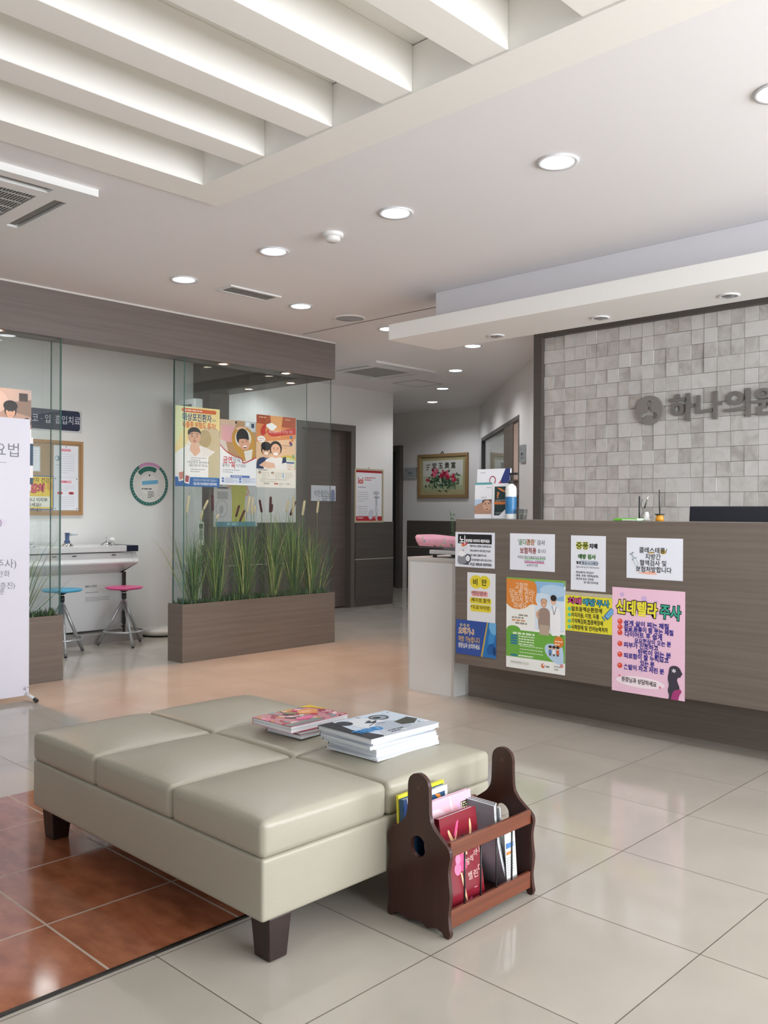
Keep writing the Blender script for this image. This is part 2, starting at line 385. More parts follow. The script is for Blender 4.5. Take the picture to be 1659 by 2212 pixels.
# thin dark strip painted in for the shade of a gap between ceiling boards
GAP_SHADE = mat('painted_gap_shade', (.03, .025, .022), .8)
st(MB().box(4.925, 4.933, 4.22, 5.70, ZC-.0015, ZC, GAP_SHADE).build('trim_3'))
# walls
st(MB().box(UL, 5.13, 7.62, 7.8, 0, ZC, WALL).build('wall_left'))
wt = 1.0
mb = MB(); mb.box(5.13, 6.59, 7.70, 7.9, 0, ZC, WALL); mb.box(7.455, 8.17, 7.70, 7.9, 0, ZC, WALL); mb.box(6.59, 7.455, 7.70, 7.9, 2.18, ZC, WALL); mb.box(8.05, 8.17, 7.9, 11.8, 0, ZC, WALL)
st(mb.build('wall_clinic_door'))
mb = MB()
for a, b in ((5.37, 6.56), (7.49, 8.172)):
    mb.box(a, b, 7.685, 7.70, .10, 1.035, LAMD); mb.box(a, b, 7.690, 7.70, 0, .10, LAMD)
    mb.box(a, b, 7.683, 7.69, .575, .583, mat('silver_inlay', (.55, .54, .50), .4))
st(mb.build('trim_4'))
st(MB().box(9.95, 10.1, 7.6, 11.8, 0, ZC, WALL).build('wall_corridor_end'))
mb = MB(); mb.box(9.935, 9.95, 7.69, 9.06, .0, 1.03, LAMD); mb.box(9.93, 9.94, 7.69, 9.06, .63, .637, mat('silver_inlay', 0)); st(mb.build('trim_5'))
st(MB().box(UL, 11.5, 11.8, 12, 0, ZC, WALL).build('wall_far'))
# slanting wall with an opening
D = (P1-P0); LW = D.length; D.normalize(); NW = Vector((D.y, -D.x, 0))
if NW.dot(Vector((-1, -1, 0))) < 0 and NW.dot(P0) > 0: NW = -NW
if NW.dot(-P0) < 0: NW = -NW
def wv(s, z, c=0): return tuple(P0+D*s-NW*c+Vector((0, 0, z)))       # c = depth behind the face
def spx(px, py): p = onp(px, py, P0, NW); return (p-P0).dot(D), p.z
s0, za = spx(1040, 944); s1, zb = spx(1122, 899); ZO = (za+zb)/2
mb = MB()
mb.prism([(0, 0), (s0, 0), (s0, ZC), (0, ZC)], lambda a, b, c: wv(a, b, c), 0, .15, WALL)
mb.prism([(s1, 0), (LW, 0), (LW, ZC), (s1, ZC)], lambda a, b, c: wv(a, b, c), 0, .15, WALL)
mb.prism([(s0, ZO), (s1, ZO), (s1, ZC), (s0, ZC)], lambda a, b, c: wv(a, b, c), 0, .15, WALL)
st(mb.build('wall_slanting'))
Q1 = Vector((S, 4.05, 0))
D2 = (P1-Q1)
mb = MB(); n2 = Vector((-D2.y, D2.x, 0)).normalized()
if n2.dot(Q1) < 0: n2 = -n2
mb.prism([(0, 0), (1, 0), (1, ZC), (0, ZC)], lambda a, b, c: tuple(Q1+D2*a+n2*c*.12+Vector((0, 0, b))), 0, 1, WALL)
mb.box(S+.001, S+.2, VB, 4.05, 0, ZC, WALL)
st(mb.build('wall_right'))
# window wall behind the camera and left wall (off frame, the daylight comes in here)
wf = mat('window_frame_white', (.7, .7, .7), .4)
mb = MB(); mb.box(UL, S+.2, VB-.15, VB, 0, .45, WALL); mb.box(UL, S+.2, VB-.15, VB, 2.45, ZC, WALL); mb.box(UL, .8, VB-.15, VB, .45, 2.45, WALL)
st(mb.build('wall_back'))
mb = MB()
for i in range(5): x = .8+i*1.3; mb.box(x-.03, x+.03, VB-.1, VB-.04, .45, 2.45, wf)
mb.box(.8, S+.05, VB-.1, VB-.04, .45, .5, wf); mb.box(.8, S+.05, VB-.1, VB-.04, 2.4, 2.45, wf); st(mb.build('window_1'))
mb = MB(); mb.box(UL-.15, UL, VB, 12, 0, .45, WALL); mb.box(UL-.15, UL, VB, 12, 2.45, ZC, WALL); mb.box(UL-.15, UL, VB, -.5, .45, 2.45, WALL); mb.box(UL-.15, UL, 4.5, 12, .45, 2.45, WALL)
st(mb.build('wall_side'))
mb = MB()
for i in range(5): y = -.5+i*1.25; mb.box(UL-.1, UL-.04, y-.03, y+.03, .45, 2.45, wf)
mb.box(UL-.1, UL-.04, -.5, 4.5, .45, .5, wf); mb.box(UL-.1, UL-.04, -.5, 4.5, 2.4, 2.45, wf); st(mb.build('window_2'))

# ---- stone feature wall: frame + individual mosaic blocks in one wall mesh
yL = onx(1161, 900, S)[0]; yT = onx(1179, 900, S)[0]; zT = onx(1179, 732, S)[1]
st(MB().box(S-.06, S, yT, yL, 0, ZC, LAMD).box(S-.06, S, VB, yT, zT, ZC, LAMD).build('trim_6', bevel=.003))
me = bpy.data.meshes.new('wall_stone_mosaic'); bm = bmesh.new(); R = random.Random(3); tone = []
tw, thh = (yT-onx(1201.5, 732, S)[0])*1.0, .1035
nx_, nz_ = int((yT-1.2)/tw), int(zT/thh)
def tile(y1, y0, z0, z1):
    g = .0012; d = R.choice((.018, .021, .024, .027)); t = R.random()
    vs = [bm.verts.new((S-d*k, y, z)) for k in (0, 1) for y, z in ((y0+g, z0+g), (y1-g, z0+g), (y1-g, z1-g), (y0+g, z1-g))]
    for f in ((4, 5, 6, 7), (0, 4, 7, 3), (1, 2, 6, 5), (0, 1, 5, 4), (3, 7, 6, 2)): bm.faces.new([vs[i] for i in f]); tone.append((t, R.random(), R.random()))
for j in range(nz_):
    i = 0
    while i < nx_:
        n = 2 if R.random() < .12 else 1
        tile(yT-i*tw, yT-(i+n)*tw, zT-(j+1)*thh, zT-j*thh); i += n
bmesh.ops.recalc_face_normals(bm, faces=bm.faces); bm.to_mesh(me); bm.free()
ca = me.color_attributes.new('tone', 'FLOAT_COLOR', 'CORNER')
for p in me.polygons:
    for li in p.loop_indices: t = tone[p.index]; ca.data[li].color = (t[0], t[0], t[0], 1)
me.materials.append(STONE); o = bpy.data.objects.new('wall_stone_mosaic', me); C.objects.link(o); st(o)
st(MB().box(S-.012, S-.001, VB, yT, 0, zT, mat('dark_mortar', (.16, .14, .125), .8)).build('wall_stone_backing'))

# ---- brown L-shaped header, partition panel
HB = 2.335
mb = MB(); mb.box(UL, 5.37, 5.77, 5.975, HB, ZC, LAMH); mb.box(5.13, 5.37, 5.975, 7.7, HB, ZC, LAMH)
mb.box(UL, 5.372, 5.766, 5.77, ZC-.012, ZC, mat('light_reveal', (.6, .58, .55), .5)); st(mb.build('beam_header'))
st(MB().box(5.13, 5.37, 7.34, 7.7, 0, HB, LAMH).build('partition_panel'))

# ---- ceiling canopy over the desk
CB = 2.335
mb = MB(); CW = mat('canopy_white', (.90, .895, .87), .5)
mb.box(4.385, 4.90, .2, 4.18, CB, CB+.105, CW, sides={1: CEIL})
mb.box(4.605, 4.88, .2, 3.945, CB+.105, ZC, mat('canopy_lilac_white', (.80, .79, .82), .6))
st(mb.build('ceiling_canopy', bevel=.003))

# ---- door_1 in the clinic wall
FR = mat('grey_brown_door_frame', (.12, .105, .095), .45)
xa = ony(640, 1000, 7.7)[0]; xb = ony(766.5, 1000, 7.7)[0]; zd = 2.20
root = thing('door_1', ((xa+xb)/2, 7.7, 0), None, None); st(root)
MB().box(xa, xa+.075, 7.685, 7.86, 0, zd, FR).box(xb-.075, xb, 7.685, 7.86, 0, zd, FR).box(xa+.075, xb-.075, 7.685, 7.86, zd-.075, zd, FR).build('door_frame', root)
MB().box(xa+.03, xb-.03, 7.78, 7.82, .012, zd-.03, laminate('door_leaf', (.125, .10, .085), (.105, .084, .072), 'z')).build('door_leaf', root)
MB().box(xa+.12, xa+.145, 7.745, 7.765, .85, 1.25, CHROME).box(xa+.125, xa+.14, 7.765, 7.785, .88, .9, CHROME).box(xa+.125, xa+.14, 7.765, 7.785, 1.2, 1.22, CHROME).build('door_handle', root)
# ---- door_2 at the end of the corridor
root = thing('door_2', (9.95, 9.6, 0), None, None); st(root)
yb = onx(869, 1000, 9.93)[0]; DKD = mat('dark_door', (.03, .032, .036), .5)
MB().box(9.87, 9.96, yb, yb+.08, 0, 2.17, LAMD).box(9.87, 9.96, yb+.08, yb+1.0, 2.09, 2.17, LAMD).box(9.87, 9.96, yb+.92, yb+1.0, 0, 2.09, LAMD).build('door_frame', root)
MB().box(9.91, 9.94, yb+.08, yb+.92, .01, 2.09, DKD).build('door_leaf', root)
# ---- window_3: framed opening in the slanting wall, glass pane, post, and the narrow gap into the room behind
root = thing('window_3', wv((s0+s1)/2, 0), None, None); st(root)
DKF = mat('charcoal_window_frame', (.055, .057, .06), .45)
mb = MB(); f = .045
for a0, a1, b0, b1 in ((s0, s0+f*1.8, 0, ZO), (s1-f, s1, 0, ZO), (s0+f*1.8, s1-f, ZO-f, ZO)):
    mb.prism([(a0, b0), (a1, b0), (a1, b1), (a0, b1)], lambda a, b, c: wv(a, b, c), -.004, .05, DKF if a0 == s0 else FR)
mb.build('window_frame', root)
sa, sb, sc = spx(1051, 1000)[0], spx(1088, 1000)[0], spx(1107, 1000)[0]
MB().prism([(sb, 0), (sc, 0), (sc, ZO-f), (sb, ZO-f)], lambda a, b, c: wv(a, b, c), .0, .014, LAM).build('window_post', root)
MB().prism([(s0+f, .0), (sb, .0), (sb, ZO-f), (s0+f, ZO-f)], lambda a, b, c: wv(a, b, c), .02, .026, GLASS).build('window_pane', root)
# room behind the opening
PK = mat('rear_room_paint', (.62, .53, .50), .7)
mb = MB()
mb.prism([(s0-.5, 0), (s1+1.2, 0), (s1+1.2, ZC), (s0-.5, ZC)], lambda a, b, c: wv(a, b, c), 1.3, 1.4, PK)
mb.prism([(s0-.6, 0), (s0-.5, 0), (s0-.5, ZC), (s0-.6, ZC)], lambda a, b, c: wv(a, b, c), .15, 1.4, PK)
mb.prism([(s1+1.2, 0), (s1+1.3, 0), (s1+1.3, ZC), (s1+1.2, ZC)], lambda a, b, c: wv(a, b, c), .15, 1.4, PK)
st(mb.build('wall_rear_room'))
st(MB().prism([(s0+f, .05), (sb+.02, .05), (sb+.02, ZO-f), (s0+f, ZO-f)], lambda a, b, c: wv(a, b, c), .05, .06, mat('grey_blind', (.58, .57, .54), .7)).build('wall_blind'))
area('rear_room_fill', wv((s0+s1)/2, 2.6, .7), wv((s0+s1)/2, 0, .7), .6, .6, 30, (1, .95, .9))  # unseen area light added to brighten the room behind the opening
SHW = mat('rear_shelf_wood', (.10, .07, .055), .5)
qa0, qa1 = s0-.5, s0-.18      # stands against the far side wall of the rear room
root = thing('shelf_unit', wv(qa0, 0, .6), 'dark wooden shelf unit seen through the narrow gap beside the brown post', 'shelf')
mb = MB()
for z in (.0, .45, .85, 1.22, 1.6):
    mb.prism([(qa0, z), (qa1, z), (qa1, z+.025), (qa0, z+.025)], lambda a, b, c: wv(a, b, c), .18, 1.2, SHW)
mb.build('shelf', root)
mb = MB()
for c0 in (.16, 1.2): mb.prism([(qa0, 0), (qa1, 0), (qa1, 1.625), (qa0, 1.625)], lambda a, b, c: wv(a, b, c), c0, c0+.02, SHW)
mb.prism([(qa1-.02, 0), (qa1, 0), (qa1, .85), (qa1-.02, .85)], lambda a, b, c: wv(a, b, c), .18, 1.2, SHW)
mb.build('side_panel', root)

# ================================================================== CEILING FITTINGS
LENS = mat('lamp_lens', (.93, .95, 1), .4, emit=9)
LENSW = mat('halogen_lens', (1, .86, .70), .4, emit=11)
RING = mat('lamp_ring', (.72, .72, .74), .3)
def downlight(x, y, label, power=9, z=ZC, col=(.93, .95, 1), r=.085, group='round recessed ceiling downlights'):
    t = thing('ceiling_downlight', (x, y, z), label, 'ceiling light', group)
    MB().lathe((x, y, z), [(r, 0), (r+.004, -.004), (r+.002, -.009), (r-.014, -.006), (r-.018, .0)], 36, RING).build('trim_ring', t)
    MB().lathe((x, y, z), [(0.0001, -.0035), (r-.02, -.0035), (r-.017, -.001)], 36, LENS).build('lens', t)
    l = bpy.data.lights.new('downlight_bulb', 'SPOT'); l.energy = power; l.spot_size = math.radians(150); l.spot_blend = .6; l.shadow_soft_size = .05; l.color = col
    o = bpy.data.objects.new('downlight_bulb', l); C.objects.link(o); o.parent = t; o.location = (0, 0, -.03)
G3 = [(3.235, 4.917, 'round lit downlight nearest the brown header in the row of four'), (3.235, 4.00, 'round lit downlight between the smoke detector and the slot vent'),
      (3.235, 3.037, 'round lit downlight nearest to the cream coffer corner'), (3.235, 2.09, 'large round lit downlight nearest the camera'), (3.235, 1.17, 'round downlight cut off by the right edge of the photo'),
      (4.238, 4.925, 'round lit downlight between slot vent and ceiling speaker'), (5.25, 5.005, 'round lit downlight half hidden by the canopy corner'),
      (6.304, 4.959, 'round lit downlight just under the canopy edge'), (7.273, 5.95, 'second corridor downlight beyond the canopy'), (8.231, 6.934, 'third corridor downlight, beside the access hatch'),
      (9.141, 7.881, 'farthest corridor downlight near the painting wall')]
for x, y, lb in G3: downlight(x, y, lb, 13 if x < 5.5 else 24)
for x, y, lb in ((4.206, 5.83, 'warm halogen spot under the brown header, left one over the planter'), (4.849, 5.825, 'warm halogen spot under the brown header, right one over the planter'),
                 (5.245, 6.231, 'warm halogen spot in the side arm of the header, nearer one'), (5.235, 6.843, 'warm halogen spot in the side arm of the header, farther one'), (2.41, 5.83, 'warm halogen spot under the header at the left edge of the photo')):
    t = thing('halogen_spotlight', (x, y, HB), lb, 'ceiling light', 'warm halogen spots under the header')
    MB().lathe((x, y, HB), [(.052, 0), (.054, -.004), (.052, -.007), (.036, -.004), (.034, 0)], 28, mat('copper_ring', (.55, .33, .22), .3, metal=.6)).build('trim_ring', t)
    MB().lathe((x, y, HB), [(0.0001, -.002), (.034, -.002), (.036, 0)], 28, LENSW).build('lens', t)
    l = bpy.data.lights.new('halogen_bulb', 'SPOT'); l.energy = 105 if y < 6 else 14; l.spot_size = math.radians(84 if y < 6 else 75); l.spot_blend = 1; l.shadow_soft_size = .03; l.color = (1, .47, .22)
    o = bpy.data.objects.new('halogen_bulb', l); C.objects.link(o); o.parent = t; o.location = (0, -.045 if y < 6 else 0, -.03); o.rotation_euler = (math.radians(-22) if y < 6 else 0, 0, 0)
for px, py, lb in ((1071, 725, 'small unlit spot in the canopy underside, farthest one'), (1296, 686, 'small unlit spot in the canopy underside, middle one'), (1574, 638, 'small unlit spot in the canopy underside, nearest one')):
    x, y = onz(px, py, CB)
    t = thing('canopy_spotlight', (x, y, CB), lb, 'ceiling light', 'unlit spots under the canopy')
    MB().lathe((x, y, CB), [(.058, 0), (.058, -.005), (.052, -.008), (.040, -.006), (.038, 0)], 28, RING).build('trim_ring', t)
    MB().lathe((x, y, CB), [(.0001, -.013), (.02, -.012), (.034, -.004), (.038, 0)], 28, mat('unlit_reflector', (.45, .46, .46), .2, metal=.9)).build('reflector', t)
# ceiling lamps of the treatment bay, behind the header
for x, y, e in ((4.3, 6.75, 40), (3.2, 6.75, 45), (1.9, 6.75, 35), (6.0, 7.3, 26)):
    l = bpy.data.lights.new('bay_lamp', 'SPOT'); l.energy = e; l.spot_size = math.radians(140); l.spot_blend = 1; l.shadow_soft_size = .08; l.color = (.95, .98, 1)
    o = bpy.data.objects.new('bay_lamp', l); C.objects.link(o); o.location = (x, y, ZC-.03)
# slot vent
(xa, ya), (xb, yb) = (3.522, 4.80), (3.955, 4.972)
t = thing('ceiling_vent', ((xa+xb)/2, (ya+yb)/2, ZC), 'narrow rectangular slot vent in the ceiling with grey louvres', 'vent')
MB().box(xa, xb, ya, ya+.025, ZC-.01, ZC, WHITE).box(xa, xb, yb-.025, yb, ZC-.01, ZC, WHITE).box(xa, xa+.025, ya+.025, yb-.025, ZC-.01, ZC, WHITE).box(xb-.025, xb, ya+.025, yb-.025, ZC-.01, ZC, WHITE).build('vent_frame', t, bevel=.002)
mb = MB(); mb.box(xa+.02, xb-.02, ya+.02, yb-.02, ZC-.001, ZC, mat('vent_dark', (.12, .12, .11), .7))
n = 34
for i in range(n): x = xa+.025+(xb-xa-.05)*(i+.5)/n; mb.box(x-.002, x+.002, ya+.025, yb-.025, ZC-.008, ZC-.001, GREYP)
mb.build('louvre', t)
# smoke detector, speaker, hatch
t = thing('smoke_detector', (3.252, 3.519, ZC), 'small white round smoke detector on the ceiling', 'smoke detector')
MB().lathe((3.252, 3.519, ZC), [(.058, 0), (.058, -.014), (.05, -.02), (.0001, -.02)], 32, WHITE).build('base', t)
MB().lathe((3.252, 3.519, ZC), [(.04, -.02), (.042, -.034), (.034, -.042), (.0001, -.043)], 32, WHITE).build('sensor_cap', t)
t = thing('ceiling_speaker', (4.758, 4.953, ZC), 'round pale grey speaker grille in the ceiling near the dark joint', 'speaker')
MB().lathe((4.758, 4.953, ZC), [(.125, 0), (.125, -.006), (.112, -.011), (.106, -.006)], 40, WHITE).build('rim', t)
MB().lathe((4.758, 4.953, ZC), [(.107, -.005), (.06, -.012), (.014, -.014), (.013, -.018), (.0001, -.018)], 40, mat('speaker_grille', (.42, .44, .46), .5, bump=.5, bscale=900)).build('grille', t)
mb = MB(); q = [onz(*p, ZC) for p in ((849, 828), (901, 820), (954.6, 829), (902.5, 836))]; xs = [7.50, 7.94]; ys = [6.69, 7.08]
for a0, a1, b0, b1 in ((xs[0], xs[1], ys[0], ys[0]+.012), (xs[0], xs[1], ys[1]-.012, ys[1]), (xs[0], xs[0]+.012, ys[0], ys[1]), (xs[1]-.012, xs[1], ys[0], ys[1])): mb.box(a0, a1, b0, b1, ZC-.003, ZC, GREYP)
t = thing('access_hatch', (7.72, 6.88, ZC), 'square access hatch outline in the corridor ceiling', 'access hatch'); mb.build('hatch_frame', t)
MB().box(xs[0]+.014, xs[1]-.014, ys[0]+.014, ys[1]-.014, ZC-.002, ZC, CEIL).build('hatch_panel', t)
def cassette(cx, cy, label, name='ceiling_air_conditioner', dz=.034):
    t = thing(name, (cx, cy, ZC), label, 'air conditioner', 'ceiling cassette air conditioners')
    hs = .46; zb = ZC-dz; DK = mat('vent_dark', 0); G = mat('cassette_grille_grey', (.20, .20, .19), .6)
    mb = MB(); o_ = [(cx-hs, cy-hs), (cx+hs, cy-hs), (cx+hs, cy+hs), (cx-hs, cy+hs)]; holes = []
    for (a0, a1, b0, b1) in ((-.27, .27, .335, .395), (-.27, .27, -.395, -.335), (.335, .395, -.27, .27), (-.395, -.335, -.27, .27), (-.255, .255, -.255, .255)):
        holes.append([(cx+a0, cy+b0), (cx+a1, cy+b0), (cx+a1, cy+b1), (cx+a0, cy+b1)])
    mb.prism(o_, lambda a, b, c: (a, b, c), zb, ZC, WHITE, holes=holes)
    mb.build('housing', t, bevel=.004)
    for i, (a0, a1, b0, b1) in enumerate(((-.27, .27, .335, .395), (-.27, .27, -.395, -.335), (.335, .395, -.27, .27), (-.395, -.335, -.27, .27))):
        mb = MB(); mb.box(cx+a0, cx+a1, cy+b0, cy+b1, ZC-.003, ZC, BLACK)
        if i < 2: mb.box(cx+a0+.01, cx+a1-.01, cy+(b0+b1)/2-.014, cy+(b0+b1)/2+.016, zb+.010, zb+.014, G)
        else: mb.box(cx+(a0+a1)/2-.014, cx+(a0+a1)/2+.016, cy+b0+.01, cy+b1-.01, zb+.010, zb+.014, G)
        mb.build('air_outlet', t)
    mb = MB(); mb.box(cx-.25, cx+.25, cy-.25, cy+.25, ZC-.006, ZC, DK)
    for i in range(34): x = cx-.245+i*.0148; mb.box(x-.003, x+.003, cy-.25, cy+.25, zb+.004, zb+.012, mat('grille_slat', (.40, .40, .39), .5))
    for i in range(5): y = cy-.2+i*.1; mb.box(cx-.25, cx+.25, y-.003, y+.003, zb+.002, zb+.006, mat('grille_slat', 0))
    mb.build('intake_grille', t)
cassette(1.60, 4.30, 'large white ceiling air conditioner cut off by the left edge')
cassette(6.73, 6.60, 'distant white ceiling air conditioner beyond the brown header', dz=.020)
# ================================================================== RECEPTION DESK
DX = 4.16
dyL = onx(983.2, 1300, DX)[0]
t = thing('reception_desk', (DX+.3, 1.5, 0), 'long brown laminate reception desk with a recessed dark base and taped notices', 'reception desk')
MB().box(DX, DX+.03, -.6, dyL, .25, 1.118, LAM).build('front_panel', t, bevel=.002)
MB().box(DX+.03, DX+.36, -.6, dyL, 1.094, 1.118, mat('desk_top_laminate', (.30, .27, .24), .3)).build('transaction_shelf', t)
MB().box(4.41, 4.43, -.6, 3.49, 0, .30, LAM).box(DX+.03, 4.43, -.6, 3.42, .25, .27, LAM).build('recessed_base', t)
MB().box(4.43, 5.05, -.6, 3.40, .71, .739, mat('desk_top_laminate', 0)).build('work_surface', t)
MB().box(DX+.03, 4.295, dyL-.03, dyL-.002, .30, 1.09, LAM).build('end_panel', t)

# ---- white cabinet at the desk end
cx0 = 4.303; cy0, cy1 = 3.525, 3.915; ch = .866
CABW = mat('white_melamine', (.66, .67, .66), .35); EDG = mat('cabinet_edge_band', (.52, .50, .47), .45)
t = thing('side_cabinet', ((cx0+4.75)/2, (cy0+cy1)/2, 0), 'tall white box cabinet standing against the end of the reception desk', 'cabinet')
mb = MB(); mb.box(cx0+.004, 4.75, cy0, cy0+.018, 0, ch-.02, CABW, sides={4: EDG}).box(cx0+.004, 4.75, cy1-.018, cy1, 0, ch-.02, CABW, sides={4: EDG}); mb.build('side_panel', t)
MB().box(cx0, 4.76, cy0-.002, cy1+.002, ch-.02, ch, CABW, sides={4: EDG}).build('cabinet_top', t, bevel=.001)
MB().box(cx0+.007, cx0+.022, cy0+.018, cy1-.018, .0, ch-.02, CABW).build('back_panel', t)
# ---- baby scale with the pink tray cover
sx, sy = 4.47, 3.62; zt = ch
t = thing('baby_scale', (sx, sy, zt), 'baby weighing scale with a pink patterned tray cover on the white cabinet', 'baby scale')
MB().box(sx-.13, sx+.13, sy-.14, sy+.145, zt+.022, zt+.052, mat('scale_body_grey', (.50, .51, .50), .4)).build('scale_base', t, bevel=.008)
for a in (-.1, .1):
    for b in (-.11, .12): MB().cyl((sx+a, sy+b, zt), (sx+a, sy+b, zt+.023), .013, n=14, mt=BLACK).build('rubber_foot', t)

MB().box(sx-.06, sx+.06, sy-.08, sy+.08, zt+.052, zt+.068, WHITE).build('tray_support', t)
def pinkm():
    M_ = mat('pink_patterned_cloth', (.80, .40, .52), .7); nt = M_.node_tree; b = nt.nodes['Principled BSDF']
    tc = nt.nodes.new('ShaderNodeTexCoord'); v = nt.nodes.new('ShaderNodeTexVoronoi'); v.inputs['Scale'].default_value = 26; nt.links.new(tc.outputs['Object'], v.inputs['Vector'])
    lt = nt.nodes.new('ShaderNodeMath'); lt.operation = 'LESS_THAN'; lt.inputs[1].default_value = .26; nt.links.new(v.outputs['Distance'], lt.inputs[0])
    hs = nt.nodes.new('ShaderNodeHueSaturation'); nt.links.new(v.outputs['Color'], hs.inputs['Color']); hs.inputs['Saturation'].default_value = .5; hs.inputs['Value'].default_value = .6
    mx = nt.nodes.new('ShaderNodeMix'); mx.data_type = 'RGBA'; nt.links.new(lt.outputs[0], mx.inputs[0]); mx.inputs[6].default_value = (.80, .40, .52, 1); nt.links.new(hs.outputs[0], mx.inputs[7]); nt.links.new(mx.outputs[2], b.inputs['Base Color']); return M_
PINK = pinkm()
mb = MB(); n = 40; rings = [(.6, 0.0), (.93, .004), (1.0, .02), (1.03, .045), (1.0, .058), (.94, .056), (.86, .03), (.6, .018), (.01, .016)]
vs = []; 
for k, z in rings:
    for i in range(n):
        a = 2*math.pi*i/n; ca, sa_ = math.cos(a), math.sin(a); q = .5
        X = math.copysign(abs(ca)**q, ca)*.15; Y = math.copysign(abs(sa_)**q, sa_)*.275
        dz = .018*(abs(Y)/.275)**2 if z > .01 else 0
        vs.append((sx+X*k, sy+Y*k+.02, zt+.068+z+dz))
mb.add(vs, [(j*n+i, j*n+(i+1) % n, (j+1)*n+(i+1) % n, (j+1)*n+i) for j in range(len(rings)-1) for i in range(n)], PINK, True); mb.build('pink_tray', t)

# ---- things on the desk shelf
ZD = 1.119
def holder(px0, px1, ytop, ybot, x, name, label, draw, lean=.02, depth=.05):
    (ya, za), (yb, _) = onx(px0, ytop, x), onx(px1, ytop, x); zb = ZD
    t = thing(name, (x+.02, (ya+yb)/2, zb), label, 'brochure stand')
    w = ya-yb; h = za-zb
    ac = glass_mat('clear_acrylic', (.93, .95, .95)) if 'clear_acrylic' not in MT else MT['clear_acrylic']
    MB().box(x-.004, x-.001, yb-.004, ya+.004, zb, zb+h*.45, ac).box(x-.004, x+depth, yb-.004, ya+.004, zb, zb+.003, ac).box(x+depth-.003, x+depth, yb-.004, ya+.004, zb, zb+h*.8, ac).build('acrylic_holder', t)
    s = Sheet((x+.004, ya, zb+h), (0, -1, 0), Vector((-.03, 0, -1)), w, h-.004, '#f1f2f5', thick=.006); draw(s); s.done('brochures', None, None, parent=t)
def d1(s):
    H_ = s.H; s.rect(0, 0, 100, H_*.06, '#5ba7ac'); s.text(96, H_*.11, 9, 'esthetic', '#8b98ac', al='R')
    s.rect(0, H_*.47, 100, H_*.41, '#b9cfe6'); s.text(36, H_*.40, 7, '여드름 흉터', '#6b7078')
    s.poly([(0, H_*.88), (0, H_*.66), (20, H_*.60), (45, H_*.56), (50, H_*.47), (100, H_*.47), (100, H_*.88)], '#b78f78', 2)
    s.poly([(42, H_*.47), (100, H_*.47), (100, H_*.6), (92, H_*.53), (75, H_*.49), (58, H_*.52), (46, H_*.6)], '#6b5141', 3)
    s.ell(74, H_*.64, 25, 26, '#cfa58c', 3.5); s.ell(64, H_*.60, 5, 2, '#3b2c28', 4); s.ell(86, H_*.59, 5, 2, '#3b2c28', 4); s.ell(74, H_*.745, 8, 3, '#a4574f', 4)
    s.stroke([(57, H_*.575), (69, H_*.57)], 1.5, '#4a362c', 4); s.stroke([(80, H_*.57), (93, H_*.565)], 1.5, '#4a362c', 4); s.poly([(73, H_*.62), (78, H_*.68), (71, H_*.68)], '#b98a72', 4)
def d2(s):
    H_ = s.H; s.rect(12, H_*.09, 80, H_*.82, '#24393b'); s.poly([(25, H_*.12), (50, H_*.14), (85, H_*.26), (60, H_*.24), (40, H_*.18)], '#d98a4f', 2)
    s.text(22, H_*.22, 40, '?', '#d98a4f', bold=.03, sx=1.5); s.lines(20, H_*.47, 60, 2, 7, 3, '#c8ccc8'); s.poly([(10, H_*.52), (78, H_*.52), (86, H_*.56), (78, H_*.60), (10, H_*.60)], '#d07a3c', 2); s.lines(20, H_*.82, 50, 2, 6, 2, '#a9b5b0')
    s.poly([(-2, H_), (40, H_*.92), (92, H_*.66), (92, H_*.8), (60, H_)], '#fbfbff', 3)  # near-white slash painted in for sunlit glare on the plastic holder
holder(1027, 1063.5, 1043, 1117, DX+.12, 'brochure_stand', 'acrylic stand of white brochures showing a resting face, leftmost on the desk shelf', d1)
holder(1065, 1102, 1044.5, 1117, DX+.12, 'brochure_stand', 'acrylic stand of dark green leaflets with an orange question mark', d2)
xk = DX+.25
(ya, za), (yb, _) = onx(1034, 1014.5, xk), onx(1105, 1014.5, xk)
s = Sheet((xk, ya, za), (0, -1, 0), (-.05, 0, -1), ya-yb, za-ZD, '#f2f2f6', thick=.012); H_ = s.H
s.poly([(86, 0), (100, 0), (100, H_*.8), (40, H_*.8)], '#2b3a76'); s.ell(48, H_*.23, 10, 11, '#a5283f', 2); s.ell(48, H_*.23, 7.5, 8.5, '#f2f2f6', 3)
s.stroke([(40, H_*.30), (58, H_*.46)], 3, '#a5283f', 4); s.stroke([(56, H_*.30), (38, H_*.46)], 3, '#a5283f', 4); s.poly([(58, H_*.36), (72, H_*.24), (76, H_*.30), (62, H_*.46)], '#c73a4e', 2); s.text(9, 6, 5, 'rmedica', '#9aa0b0'); s.text(34, H_*.36, 7, '검', '#c73a4e')
s.done('brochure_box', 'white and navy card box with a red ribbon emblem behind the brochure stands', 'leaflet box')
